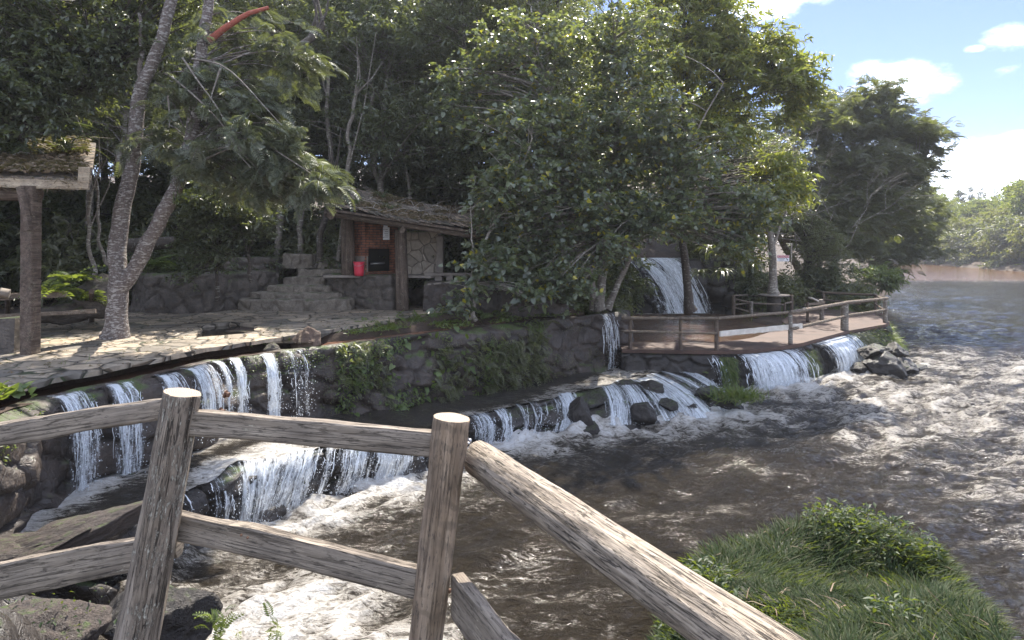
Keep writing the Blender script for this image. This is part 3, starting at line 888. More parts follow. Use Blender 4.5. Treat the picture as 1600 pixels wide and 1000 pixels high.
# falls under the walkway
def deckfall(px0, px1, c, label, nrib):
    i0, i1 = Dat(px0), Dat(px1); idx = np.arange(i0, i1+1)
    top = Dp[idx].copy(); top[:, 2] = .96; top[:, :2] += Dn[idx]*.10
    bot = Dp[idx].copy(); bot[:, 2] = 0; bot[:, :2] += Dn[idx]*.55
    bot[:, 0] += .18
    e = np.linspace(0, 1, len(idx))
    cv = c*np.sin(np.pi*np.clip(e, .03, .97))**.4*(.55 + .8*vnoise(Dp[idx, 0]*4.5, Dp[idx, 1]*4.5, 0, 14))
    waterfall(label, top, bot, cv, Dn[idx], nrib=nrib, arch=.16, ribw=(.004, .014))
    foam_lines.append((bot[::8], 1.0, 1.3))
deckfall(1138, 1240, .88, 'broad sheet of white water falling from under the walkway', 260)
deckfall(1262, 1324, .88, 'second white fall under the walkway beside the black rocks', 170)
deckfall(1102, 1122, .4, 'weak trickle under the walkway beside hanging grass', 15)

# main river
gx = knots(-30, 175, -7.0, 13.0, .07, 1.03); gy = knots(1.6, 200, 5.0, 27.0, .075, 1.022)
X, Y = np.meshgrid(gx, gy)
foam = np.zeros(X.shape)
for ln, st, reach in foam_lines:
    d = pdist(X, Y, [tuple(p[:2]) for p in ln])
    foam = np.maximum(foam, st*np.exp(-(d/reach)**1.3))
PXg = X/np.maximum(Y, .1)*FOC + 800
# broken rapids to the right of the falls and downstream of the cascade, calm upstream
rap = sst(3.0, 9, X)*(1-sst(21, 34, Y))*sst(7.0, 11, Y + X*.25)
foam = np.maximum(foam, (.34 + .34*vnoise(X*.5, Y*.7, 0, 99))*rap)
foam = np.maximum(foam, .62*np.exp(-((X-9.5)/4.0)**2 - ((Y-16.5)/4.0)**2))
foam = np.maximum(foam, .78*np.exp(-((X+2.4)/2.0)**2 - ((Y-7.4)/1.5)**2))
foam = np.maximum(foam, .80*np.exp(-((X+1.0)/.9)**2 - ((Y-6.6)/.8)**2))
foam = np.maximum(foam, .28*np.exp(-((X-3.0)/3.0)**2 - ((Y-13)/2.5)**2))
foam = np.maximum(foam, .20*(1-sst(26, 30, Y)))
foam *= (1-sst(24, 36, Y))
rip = np.clip(.55 + .35*sst(5, 14, X) + .1*foam, 0, 1)*(1-.96*sst(62, 84, Y + 0*X))
rip = np.maximum(rip, .05)
amp = .045*(1-sst(24, 50, Y)) + .040*(1-sst(58, 80, Y))
ca, sa = math.cos(R(-38)), math.sin(R(-38))
u = X*ca - Y*sa; v = X*sa + Y*ca
wv = fbm(u*.55, v*1.3, 0, 5, 50, .6)*amp*2.4
def rdg(a, b, seed): n_ = fbm(a, b, 0, 4, seed, .55); return np.clip(1-np.abs(n_)*2.6, 0, 1)**1.6
wx = u + .6*fbm(u*.7, v*.9, 0, 3, 61); wy = v + .4*fbm(u*.8, v*.9, 5, 3, 62)
crest = .6*rdg(wx*.75, wy*1.7, 63) + .4*rdg(wx*1.9, wy*3.6, 64)
wv += .13*(sst(22, 32, Y)*(1-sst(60, 80, Y)))*fbm(u*.8, v*1.5, 2, 4, 66, .6)
wv += np.clip(foam*1.3, 0, 1)*(.15*crest + .05*fbm(u*3.0, v*5, 0, 3, 60, .6)) - .05*foam
foam = foam*(.62 + .75*crest)
ridge = np.zeros(X.shape)
for ln, st, reach in foam_lines:
    d = pdist(X, Y, [tuple(p[:2]) for p in ln])
    ridge = np.maximum(ridge, np.exp(-(d/.45)**2)*st)
wv += ridge*(.05 + .16*fbm(X*3, Y*3, 0, 4, 70, .6))
tag(link('river', grid_mesh('river', np.stack([X, Y, wv], -1), True, None, {'foam': np.clip(foam, 0, 1.15), 'ripple': rip, 'far': sst(22, 45, Y)*(1-sst(60, 80, Y))}), M_water), kind='structure')

# upper pool behind the walkway, and its waterfall
gx = np.arange(2.8, 12.5, .12); gy = np.arange(19.3, 33, .14); X, Y = np.meshgrid(gx, gy)
foam = .9*np.exp(-(pdist(X, Y, [(4.8, 30.6), (8.6, 30.7)])/.9)**1.3)
kp = sdist(X, Y, [(3.1, 19.35), (5.7, 19.2), (8.0, 20.2), (10.4, 23.2), (12.5, 26), (12.5, 33), (2.9, 33)]) > 0
kp = kp[:-1, :-1] & kp[1:, 1:]
tag(link('upper_pool', grid_mesh('upper_pool', np.stack([X, Y, .98 + .03*fbm(X*2, Y*2, 0, 4, 90)], -1), True, None, {'foam': foam, 'ripple': np.full(X.shape, .16)}, kp), M_water), kind='structure')
cp, cs = resample([(3.6, 31.3, 3.4), (5.2, 30.9, 3.4), (6.4, 31.2, 3.4), (7.6, 31.1, 3.4), (9.2, 30.9, 3.4), (10.2, 30.2, 3.2)], step=.06)
cp = smooth_path(cp, 10); cn = normals(cp)
cg = stone_face(cp, cn, 3.45, .7, sc=(1.1, 1.4), amp=.3, batter=.9, seed=60, lip=.6, step=.06, big=.5)
tag(link('cliff_rock', grid_mesh('cliff_rock', cg), M_basalt), 'dark stepped rock face behind the upper pool with a white waterfall on it', 'rock face')
def cliff_fall(a, b, zt, c, label, nrib, lean=.5):
    k0 = int(np.argmin(np.abs(cp[:, 0]-a))); k1 = int(np.argmin(np.abs(cp[:, 0]-b))); idx = np.arange(k0, k1+1)
    top = cp[idx].copy(); top[:, 2] = zt; top[:, :2] += cn[idx]*(.15 + .9*(3.45-zt)/2.7)
    bot = cp[idx].copy(); bot[:, 2] = 1.0; bot[:, :2] += cn[idx]*1.15; bot[:, 0] += lean
    e = np.linspace(0, 1, len(idx))
    cv = c*np.sin(np.pi*np.clip(e, .04, .96))**.5*(.5 + 1.0*vnoise(cp[idx, 0]*3, 0, 0, 24))
    waterfall(label, top, bot, cv, cn[idx], nrib=nrib, arch=.15, ribw=(.005, .018))
cliff_fall(5.0, 7.7, 3.45, .82, 'tall white waterfall down the stepped rocks behind the upper pool', 220, 1.5)
cliff_fall(4.2, 5.2, 2.3, .8, 'lower white fall left of the tall waterfall behind the leaves', 90, .1)
# channel water behind the lip, and pit water
tS, tT = np.meshgrid(np.arange(0, len(Lp), 4), np.linspace(.16, 1.05, 12))
me = grid_mesh('channel_water', np.stack([Lp[tS, 0]-Ln[tS, 0]*tT, Lp[tS, 1]-Ln[tS, 1]*tT, np.full(tS.shape, 1.955)], -1), True, None,
               {'foam': np.zeros(tS.shape), 'ripple': np.full(tS.shape, .05)})
m = Mat('channel_water'); vv = m.co(); b_ = m.noise(vv, 1.5, 4); m.b.inputs['IOR'].default_value = 1.33
M_chan = m.fin(m.mix(b_, (.12, .058, .036), (.20, .098, .06)), .25, m.bump(m.noise(vv, 6, 4, .6, .5), .12, .05))
tag(link('channel_water', me, M_chan), kind='structure')
mb = MB(); pc = [(p[0], p[1], 2.125) for p in pit]; mb.add([(-8.2, 13.0, 2.128), (-3.9, 13.0, 2.128), (-3.9, 17.2, 2.128), (-8.2, 17.2, 2.128)], [(0, 1, 2, 3)])
m = Mat('pit_water'); M_pit = m.fin((.012, .010, .008), .05, m.bump(m.noise(m.co(), 4, 3), .05, .05))
tag(mb.build('pit_water', M_pit), kind='structure')

# ================================================================== OBJECTS
def frame_from(p0, p1, up=(0, 0, 1), axis='Z'):
    p0, p1 = Vector(p0), Vector(p1); d = (p1-p0).normalized(); u = Vector(up)
    if axis == 'Z':
        x = u.cross(d)
        if x.length < .05: x = Vector((1, 0, 0)) - d*d.x
        x.normalize(); y = d.cross(x)
        Mx = Matrix((x, y, d)).transposed()
    else:
        y = u.cross(d).normalized(); z = d.cross(y)
        Mx = Matrix((d, y, z)).transposed()
    return Matrix.Translation(p0) @ Mx.to_4x4()
def log(name, p0, p1, r0, r1, mat, parent=None, n=28, step=.04, amp=.06, seed=0, bulge=None, endmat=None, sx=1.0, bow=0.0):
    L = (Vector(p1)-Vector(p0)).length; m = max(3, int(L/step))
    z = np.linspace(0, L, m); th = np.linspace(0, 2*np.pi, n, endpoint=False)
    TH, ZZ = np.meshgrid(th, z)
    r = r0 + (r1-r0)*ZZ/L
    if bulge is not None: r = r*(1 + bulge(ZZ/L))
    c, s = np.cos(TH), np.sin(TH)
    r = r*(1 + amp*2*fbm(c*1.6+5, s*1.6, ZZ*1.6/ max(r0*8, .2), 3, seed) + amp*fbm(c*6, s*6, ZZ*3, 3, seed+1))
    bx = bow*np.sin(np.pi*ZZ/L)
    P = np.stack([r*c*sx + bx, r*s, ZZ], -1)
    i = np.arange(m*n).reshape(m, n); F = np.stack([i[:-1], np.roll(i[:-1], -1, 1), np.roll(i[1:], -1, 1), i[1:]], -1).reshape(-1, 4)
    me = bpy.data.meshes.new(name)
    V = [tuple(v) for v in P.reshape(-1, 3)]; fs = [tuple(f) for f in F]
    nb = len(fs)
    # end faces with a slightly raised centre ring
    V.append((0, 0, -.002)); V.append((0, 0, L+.003)); a = len(V)-2
    for k in range(n):
        fs.append((a, (k+1) % n, k)); fs.append((a+1, (m-1)*n+k, (m-1)*n+(k+1) % n))
    me.from_pydata(V, [], fs)
    sm = [True]*nb + [False]*(2*n); me.polygons.foreach_set('use_smooth', sm)
    mi = [0]*nb + [1 if endmat else 0]*(2*n); 
    o = link(name, me, [mat, endmat] if endmat else mat, parent, frame_from(p0, p1))
    me.polygons.foreach_set('material_index', mi); me.update()
    return o
def board(name, p0, p1, h, th, mat, parent=None, seed=0, h1=None, bow=0.0, amp=.006, up=(0, 0, 1)):
    L = (Vector(p1)-Vector(p0)).length; m = max(4, int(L/.03))
    h1 = h1 or h
    x = np.linspace(0, L, m)
    # cross-section: rounded rectangle, 12 points
    cs = [(-.5, -.42), (-.5, .42), (-.44, .5), (.44, .5), (.5, .42), (.5, -.42), (.44, -.5), (-.44, -.5)]
    # extra points on the long faces
    cs = [(-.5, -.42), (-.5, -.15), (-.5, .15), (-.5, .42), (-.42, .5), (0, .5), (.42, .5), (.5, .42), (.5, .15), (.5, -.15), (.5, -.42), (.42, -.5), (0, -.5), (-.42, -.5)]
    k = len(cs); P = np.zeros((m, k, 3))
    for j, (a, b) in enumerate(cs):
        hh = h + (h1-h)*x/L
        P[:, j, 0] = x; P[:, j, 1] = a*th; P[:, j, 2] = b*hh + bow*np.sin(np.pi*x/L)
        P[:, j, 2] += amp*fbm(x*6, b*2+3, a*2, 3, seed)*(1.6 if abs(b) > .4 else .3)
        P[:, j, 1] += amp*.6*fbm(x*5, b*4, a*3+9, 3, seed+4)
    F = []
    for i in range(m-1):
        for j in range(k):
            F.append((i*k+j, i*k+(j+1) % k, (i+1)*k+(j+1) % k, (i+1)*k+j))
    me = bpy.data.meshes.new(name)
    F.append(tuple(range(k))[::-1]); F.append(tuple((m-1)*k+j for j in range(k)))
    me.from_pydata([tuple(v) for v in P.reshape(-1, 3)], [], F); me.update()
    return link(name, me, mat, parent, frame_from(p0, p1, up, 'X'))

# ---------------- foreground fence
fence = empty('wooden_fence', (-1.0, 2.4, 2.35), 'weathered wooden fence of posts, boards and a thick grey log in front of the river', 'fence')
flare = lambda t: .10*np.exp(-(t/.06)**2)
p1o = log('post', W(196, 1080, 2.36), W(285, 613, 2.36), .075, .061, M_bark_post, fence, 48, .012, .07, 3, None, M_end, bow=.012)
tag(p1o, 'rough bark covered post with pale lichen, leaning')
p2o = log('post', W(656, 1080, 2.36), W(706, 652, 2.36), .057, .0635, M_ring_post, fence, 48, .012, .035, 8,
          lambda t: .05*np.exp(-((t-.9)/.05)**2) - .04*np.exp(-((t-.78)/.08)**2), M_end)
tag(p2o, 'smoother ringed trunk post with a flat sawn top')
log('post', (.86, .55, 2.2), (.90, .50, 3.40), .065, .065, M_ring_post, fence, 24, .04, .05, 9, None, M_end)
board('rail', W(-120, 697, 2.50), W(262, 637, 2.44), .080, .045, M_board, fence, 1, .075)
board('rail', W(296, 659, 2.37), W(690, 694, 2.37), .086, .052, M_board, fence, 2, .086)
board('rail', W(-120, 930, 2.50), W(222, 863, 2.44), .135, .048, M_board, fence, 3, .115)
board('rail', W(262, 817, 2.45), W(668, 914, 2.38), .092, .05, M_board, fence, 4, .108, .012)
p0 = W(748, 716, 2.50); q = W(1000, 889, 1.60)
tag(log('log_rail', p0, p0 + (q-p0)*2.15, .0640, .060, M_log, fence, 56, .012, .05, 5, None, M_end), 'thick grey split log rail')
pz = Vector((-.190, 2.36, 2.775)); pe = Vector((.05, 1.86, 2.775))
board('rail', pz, pz + (pe-pz)*3.2, .15, .052, M_board, fence, 6, .15)
log('rail', W(238, 857, 2.50), W(281, 856, 2.50), .034, .034, M_board, fence, 6, .03, .02, 7)
m = Mat('bolt_metal'); m.b.inputs['Metallic'].default_value = .9; M_metal = m.fin((.35, .35, .36), .38)
m = Mat('rusty_nail'); M_rust = m.fin((.12, .06, .035), .8)
def bolt(px, py, Y, r, mat, parent, hexn=6, l=.018):
    mb = MB(); c = W(px, py, Y)
    mb.tube([c, c + Vector((0, -l*.25, 0))], r*1.55, 16)
    mb.tube([c + Vector((0, -l*.25, 0)), c + Vector((0, -l, 0))], r, hexn)
    return mb.build('bolt', mat, parent)
bolt(697, 703, 2.302, .0085, M_metal, p2o); bolt(687, 704, 2.306, .006, M_metal, p2o)
bolt(652, 930, 2.31, .008, M_rust, p2o); bolt(657, 934, 2.31, .005, M_rust, p2o)
bolt(283, 631, 2.298, .010, M_rust, p1o, 10); bolt(274, 660, 2.298, .011, M_rust, p1o, 10)
bolt(377, 836, 2.375, .003, M_rust, fence, 8, .006); bolt(387, 840, 2.375, .003, M_rust, fence, 8, .006)

# ---------------- near bank (under the viewer, the grassy mound, the rocky shoulder on the left)
NB = [(-12, -3), (9, -3), (9, 2.2), (5.2, 3.4), (4.35, 5.2), (4.7, 6.2), (5.05, 7.2), (5.2, 8.1), (4.5, 8.6), (3.6, 8.7), (2.6, 8.25), (1.85, 7.8), (1.45, 7.1), (1.18, 6.2), (1.08, 4.6),
      (1.0, 3.3), (.6, 2.75), (-1.7, 2.72), (-2.3, 3.6), (-3.05, 5.0), (-3.75, 6.1), (-4.5, 6.9), (-5.4, 7.0), (-12, 6.6)]
def near(X, Y):
    d = sdist(X, Y, NB)
    right = sst(.4, 1.6, X)
    top_r = .40 + .30*np.clip(7.2-Y, 0, 9)*.62 + .30*np.exp(-((X-3.75)/.75)**2-((Y-7.85)/.55)**2) + .16*np.exp(-((X-2.3)/.8)**2-((Y-7.0)/.6)**2)
    top_l = np.clip(2.36 - .50*np.maximum(0, Y-2.75), .55, 2.36)
    t = top_l*(1-right) + np.minimum(2.36, top_r + 1.2*sst(3.4, 2.2, Y))*right
    edge = sst(-.25, .35 + .05*right, d)
    h = -.6 + (t+.6)*edge
    rock = (1-right)*sst(.0, .3, d)*sst(2.6, 3.2, Y)
    f1_, g_, c_ = worley(X*1.7, Y*1.7, 5)
    h = h + rock*(.28*(c_-.3)*sst(0, .2, g_) + .12*fbm(X*3, Y*3, 0, 4, 6)) + .05*fbm(X*3, Y*3, 0, 4, 16)*sst(0, .4, d)
    return h
gx = np.arange(-9.5, 6.2, .06); gy = np.arange(-.5, 9.2, .06); X, Y = np.meshgrid(gx, gy); Z = near(X, Y)
tag(link('near_bank', grid_mesh('near_bank', np.stack([X, Y, Z], -1)), M_basalt), kind='structure')

# ---------------- rocks
import bmesh
def rock_mesh(name, seed, planes=14, rough=.05, sub=4):
    bm = bmesh.new(); bmesh.ops.create_icosphere(bm, subdivisions=sub, radius=1)
    V = np.array([v.co[:] for v in bm.verts]); rg = np.random.default_rng(seed)
    nn = nrmz(rg.normal(size=(planes, 3))); hh = rg.uniform(.62, .95, planes)
    dots = V @ nn.T
    r = np.min(np.where(dots > .05, hh/np.maximum(dots, .05), 9), axis=1); r = np.minimum(r, 1.3)
    r = r + rough*fbm(V[:, 0]*2.5+seed, V[:, 1]*2.5, V[:, 2]*2.5, 5, seed)
    V = V*r[:, None]
    for v, c in zip(bm.verts, V): v.co = c
    for f in bm.faces: f.smooth = True
    me = bpy.data.meshes.new(name); bm.to_mesh(me); bm.free()
    return me
ROCKS = [rock_mesh('rock', 100+i, 8+2*(i % 3), .16, 5) for i in range(6)]
ROCKMATS = {}
def rock(label, loc, size, rot=0.0, mat=None, k=0, tilt=(0, 0), group=None, cat='rock'):
    mat = mat or M_basalt; key = (k, mat.name)
    if key not in ROCKMATS:
        me = ROCKS[k].copy(); me.materials.append(mat); ROCKMATS[key] = me
    o = bpy.data.objects.new('rock', ROCKMATS[key]); COL.objects.link(o)
    o.location = loc; o.rotation_euler = (R(tilt[0]), R(tilt[1]), R(rot)); o.scale = size
    return tag(o, label, cat, group)
rk = [
 ('black rock splitting the cascade, between two white falls', G(905, 650, .25), (.42, .42, .50), 20, 1),
 ('low black rock at the foot of the cascade beside the splitting rock', G(925, 668, .05), (.36, .26, .22), 60, 3),
 ('flat dark rock on top of the cascade left of the brightest rapids', G(980, 600, .48), (.55, .35, .18), 10, 0),
 ('dark slab lying in the rapids above the right cascade', G(1018, 607, .42), (.55, .42, .30), -20, 2),
 ('round dark rock in the upper rapids left of the dark slab', G(962, 590, .52), (.30, .22, .15), 0, 4),
 ('mossy rock beside the grass tuft at the right end of the cascade', G(1100, 612, .38), (.45, .36, .30), 30, 5),
 ('long black rock sloping into the river below the grass tuft', G(1128, 630, .15), (.75, .42, .30), 5, 1),
 ('small black rock in the white water under the right cascade', G(1085, 640, .10), (.34, .25, .22), 50, 2),
 ('angular rock in the middle of the right cascade', G(1045, 632, .25), (.36, .26, .26), 80, 3),
 ('dark rock behind the curtain of the right cascade', G(1010, 640, .30), (.40, .30, .34), 10, 4),
 ('black boulder at the foot of the wall right of the walkway falls', G(1345, 577, .08), (.60, .42, .32), 15, 0),
 ('large black boulder below the end of the walkway', G(1378, 570, .25), (1.0, .75, .55), -10, 1),
 ('pointed black boulder at the right end of the walkway wall', G(1412, 572, .15), (.80, .60, .42), 35, 2),
 ('outermost low black rock touching the open river', G(1434, 574, .02), (.55, .42, .20), 0, 3),
 ('pale topped stone on the rock heap under the walkway end', G(1386, 543, .75), (.28, .20, .14), 20, 4),
 ('upper black rock stacked against the walkway wall', G(1362, 548, .62), (.70, .5, .42), 60, 5),
 ('black rock high on the heap beside the hanging grass', G(1400, 548, .55), (.70, .5, .42), 100, 2),
 ('dark rock in the foam between the two walkway falls', G(1250, 590, .05), (.38, .28, .30), 0, 1),
]
for n_, (l, p, s, r_, k) in enumerate(rk):
    q_ = .72 if n_ < 10 else .68
    rock(l, p - Vector((0, 0, .05)), tuple(x*q_ for x in s), r_, M_basalt, k)
sl_ = [
 ('large tilted brown slab at the left pool edge behind the lower rail', G(118, 838, .95), (.62, .30, .13), 28, 0, (12, -18)),
 ('narrow brown slab leaning on the large tilted slab', G(60, 852, .95), (.60, .22, .10), 22, 2, (0, -14)),
 ('flat grey brown stone at the left edge above the lower rail', G(20, 862, .92), (.38, .24, .10), 10, 3, (5, 5)),
 ('small broken stone in front of the tilted slab', G(158, 862, .80), (.22, .16, .12), 60, 4, (0, 0)),
]
M_slab = m_rock('dark_brown_slab', (.045, .033, .027), (.12, .088, .07), -.3, rough=(.4, .8), scale=4)
for l, p, s, r_, k, t in sl_: rock(l, p, s, r_, M_slab, k, t)
rock('triangular brown stone standing in the water channel in front of the paving', G(478, 541, 2.04) + Vector((0, .15, .0)), (.34, .26, .30), 0, M_redrock, 2)
rock('grey stone beside the triangular brown stone in the channel', G(425, 547, 2.02), (.18, .14, .11), 40, M_rubble, 1)
rock('sunlit tan stone at the edge of the viewpoint between the two fence posts', Vector((-1.02, 2.62, 2.27)), (.23, .15, .13), 0, M_tan, 5)
rock('mossy green stone on the shoulder below the lower left rail', Vector((-3.15, 4.6, 1.35)), (.35, .3, .22), 0, M_slab, 4)
rock('dark angular stone on the shoulder beside the bark covered post', Vector((-2.85, 5.3, 1.0)), (.40, .3, .28), 40, M_basalt, 0)
rock('rounded moss covered boulder in the shade behind the left shelter rail', W(150, 462, 14.8), (.6, .4, .38), 5, M_rubble, 1)
rock('low mossy boulder behind the left shelter rail', W(95, 492, 14.4), (.6, .4, .3), 35, M_rubble, 3)
rock('dark boulder under the stone counter of the shelter', G(655, 478, 2.2) + Vector((0, .3, .25)), (.36, .30, .45), 0, M_rubble, 5)
for i, (px, py, s, l) in enumerate([(400, 424, .34, 'leftmost red brown stone in the pile above the steps'), (425, 418, .28, 'middle red brown stone in the pile above the steps'),
        (447, 412, .36, 'biggest red brown stone in the pile above the steps'), (382, 436, .30, 'lowest red brown stone on the rubble wall left of the steps')]):
    rock(l, W(px, py, 22.6), (s, s*.8, s*.7), 40*i, M_redrock, i)

# ---------------- low stone walls
def low_wall(label, pts, z0, z1, seed, depth=.4, mat=None, sc=(1.8, 2.6), amp=.12, name='stone_wall', parent=None):
    P, s = resample([(p[0], p[1], z1) for p in pts], step=.05); P = smooth_path(P, 4); n_ = normals(P)
    g = stone_face(P, n_, z1, z0, sc=sc, amp=amp, batter=.08, seed=seed, lip=depth, step=.05)
    o = link(name, grid_mesh(name, g), mat or M_rubble, parent)
    if label: tag(o, label, 'wall')
    return o
low_wall('rubble wall of dark stones left of the curved steps', [(-11.0, 19.6), (-9.9, 18.3), (-9.0, 18.0), (-8.35, 18.4), (-8.05, 19.2), (-7.6, 19.8), (-7.3, 20.8)], 2.1, 3.25, 201, 1.6)
low_wall('upper rubble bank of stones beside the top of the steps', [(-11.5, 22), (-9.5, 20.9), (-8.2, 20.8), (-7.6, 21.6), (-7.4, 23)], 2.6, 3.65, 205, 1.6)
low_wall('stone wall behind the leaning branches right of the shelter', [(-2.45, 18.75), (-.2, 18.6), (1.45, 18.9), (1.5, 20.2)], 2.05, 3.02, 211, .5, M_wallrock)

# ---------------- steps
steps = empty('stone_steps', (-6.5, 19.2, 2.2), 'curved flight of block edged stone steps climbing behind the paving', 'steps')
def m_blocks():
    m = Mat("block_stone"); v = m.co(); g = m.n('ShaderNodeNewGeometry'); rd = g.outputs['Random Per Island']
    col = m.ramp(rd, [(0, (.18, .155, .125)), (.5, (.205, .18, .145)), (.9, (.235, .20, .16)), (.97, (.23, .17, .135)), (1, (.36, .34, .31))])
    n1 = m.noise(v, 9, 6, .65); col = m.mix(m.rng(n1, .3, .7), m.mix(1.0, col, (.5, .5, .5), 'MULTIPLY'), col)
    return m.fin(col, .85, m.bump(n1, .6, .03))
M_block = m_blocks()
M_step = m_rock("step_stone", (.15, .125, .10), (.30, .255, .20), -.25, rough=(.7, .95), scale=5)
SK = [300]
def step_part(px0, px1, Y, z0, z1, depth, sag=.25):
    x0, x1 = (px0-800)/FOC*Y, (px1-800)/FOC*Y
    u = np.linspace(-1, 1, 15); xs = (x0+x1)/2 + u*(x1-x0)/2
    pts = [(x0+.02, Y+sag+depth*.8, z1)] + [(xs[k], Y + sag*abs(u[k])**2.6, z1) for k in range(15)] + [(x1-.02, Y+sag+depth*.8, z1)]
    P, s_ = resample(pts, step=.03); P = smooth_path(P, 3); SK[0] += 7
    P[:, 2] = z1
    h = stone_face(P, normals(P), z1, z0, sc=(2.6, .9), amp=.055, batter=.02, seed=SK[0], lip=depth, step=.03)
    s2 = np.r_[0, np.cumsum(np.linalg.norm(np.diff(P[:, :2], axis=0), axis=1))]
    f1_, g_, c_ = worley(s2*2.6, s2*0+.5, SK[0])
    h[..., 2] += ((c_-.5)*.035)[None, :]*np.linspace(1, .3, h.shape[0])[:, None]
    return link('step', grid_mesh('step', h), M_step, steps)
for a, b, yt, Yd, hh_, sg in [(365, 543, 468, 18.7, .34, .30), (385, 528, 458, 19.1, .22, .22), (417, 512, 446.5, 19.6, .24, .10), (442, 506, 433, 20.1, .28, .05),
        (465, 532, 420.5, 20.6, .28, .05), (497, 536, 410, 21.2, .25, 0), (505, 538, 402, 21.7, .2, 0), (440, 486, 397.5, 21.4, .45, .1)]:
    step_part(a, b, Yd, EYE-(yt-HOR)*Yd/FOC-hh_, EYE-(yt-HOR)*Yd/FOC, .9, sg)

# ---------------- brick barbecue shelter
def m_brick():
    m = Mat("old_brick"); v = m.co(); sp = m.n('ShaderNodeSeparateXYZ'); m.l(v, sp.inputs[0])
    u = m.math('ADD', sp.outputs[0], m.math('MULTIPLY', sp.outputs[1], .3))
    cb = m.n('ShaderNodeCombineXYZ'); m.l(u, cb.inputs[0]); m.l(sp.outputs[2], cb.inputs[1])
    b = m.n('ShaderNodeTexBrick', inputs={'Scale': 1.0, 'Brick Width': .23, 'Row Height': .075, 'Mortar Size': .012, 'Bias': 0.0})
    m.l(cb.outputs[0], b.inputs['Vector'])
    b.inputs['Color1'].default_value = (.25, .085, .045, 1); b.inputs['Color2'].default_value = (.34, .13, .07, 1); b.inputs['Mortar'].default_value = (.10, .07, .055, 1)
    n1 = m.noise(v, 5, 6, .65)
    col = m.mix(m.rng(n1, .3, .65), m.mix(1.0, b.outputs[0], (.45, .42, .42), 'MULTIPLY'), b.outputs[0])
    return m.fin(col, .9, m.bump(m.math('ADD', m.math('MULTIPLY', b.outputs[1], -1.0), m.math('MULTIPLY', n1, .4)), .8, .02))
M_brick = m_brick()
m = Mat('soot'); M_soot = m.fin((.008, .007, .006), .95)
m = Mat('rough_plaster'); vv = m.co(); M_plaster = m.fin(m.ramp(m.noise(vv, 4, 7, .65), [(.3, (.15, .125, .105)), (.7, (.27, .235, .2))]), .9, m.bump(m.noise(vv, 20, 5), .5, .01))
sh = empty('barbecue_shelter', (-3.8, 19.5, 2.2), 'tiled shelter with red brick barbecue, light stone side wall and two thick posts', 'shelter')
def wallpiece(mb, a, b, z0, z1, th):
    a = Vector((a[0], a[1], 0)); b = Vector((b[0], b[1], 0)); d = b-a; n_ = Vector((-d.y, d.x, 0)).normalized()
    vs = []
    for z in (z0, z1):
        for p in (a, b, b+n_*th, a+n_*th): vs.append((p.x, p.y, z))
    mb.add(vs, [(0, 3, 2, 1), (4, 5, 6, 7), (0, 1, 5, 4), (1, 2, 6, 5), (2, 3, 7, 6), (3, 0, 4, 7)])
def lerp2(a, b, t): return (a[0]+(b[0]-a[0])*t, a[1]+(b[1]-a[1])*t)
cC, cA, cB = (-4.27, 19.5), (-4.86, 20.1), (-3.44, 20.3)
mb = MB()
wallpiece(mb, cC, cB, 3.94, 5.25, .12); wallpiece(mb, cC, cB, 3.16, 3.26, .12)
wallpiece(mb, cC, lerp2(cC, cB, .05), 3.26, 3.94, .12); wallpiece(mb, lerp2(cC, cB, .80), cB, 3.26, 3.94, .12)
wallpiece(mb, cA, cC, 3.72, 5.25, .12)
oven = mb.build('brick_oven', M_brick, sh)
mb = MB(); wallpiece(mb, cA, cC, 3.16, 3.715, .11); mb.build('oven_base', M_plaster, sh)
mb = MB(); off = Vector((-.03, .42))
wallpiece(mb, (cC[0]-.05, cC[1]+.55), (cB[0]-.25, cB[1]+.35), 3.2, 4.0, .05); wallpiece(mb, (cC[0]+.01, cC[1]+.13), (cB[0]-.1, cB[1]+.10), 3.262, 3.27, .5)
mb.build('firebox', M_soot, oven)
mb = MB(); mb.tube([W(579, 412, 19.72), W(601, 411, 19.9)], .028, 8); mb.build('grill_bar', M_metal, oven)
mb = MB(); wallpiece(mb, cB, (-2.2, 19.95), 3.16, 4.42, .25); mb.build('stone_panel', M_lightstone, sh)
mb = MB(); mb.box((-2.13, 19.9, 3.72), (.2, .3, 1.18), None, .01); mb.build('end_pillar', M_plaster, sh)
log('post', G(629, 486, 2.18), W(626, 360, 18.9), .185, .165, M_darkwood, sh, 24, .1, .06, 21)
log('post', W(544, 432, 19.7), W(543, 333, 19.7), .20, .19, M_darkwood, sh, 24, .1, .05, 22)
mb = MB(); mb.box((-2.95, 19.45, 3.14), (1.55, .75, .07), Matrix.Rotation(R(-14), 3, 'Z'), .01); mb.build('counter', M_plaster, sh)
P, s = resample([(-5.75, 21.0, 3.18), (-5.68, 20.35, 3.18), (-5.3, 19.95, 3.18), (-3.45, 18.98, 3.18), (-3.25, 19.3, 3.18), (-3.3, 20.3, 3.18)], step=.05); P = smooth_path(P, 3)
link('base_wall', grid_mesh('base_wall', stone_face(P, normals(P), 3.18, 2.12, sc=(2.4, 3.4), amp=.10, batter=.06, seed=222, lip=.9, step=.045)), M_rubble, sh)
mb = MB(); mb.box((-4.4, 20.2, 3.13), (2.1, 1.6, .06)); mb.build('base_top', M_plaster, sh)
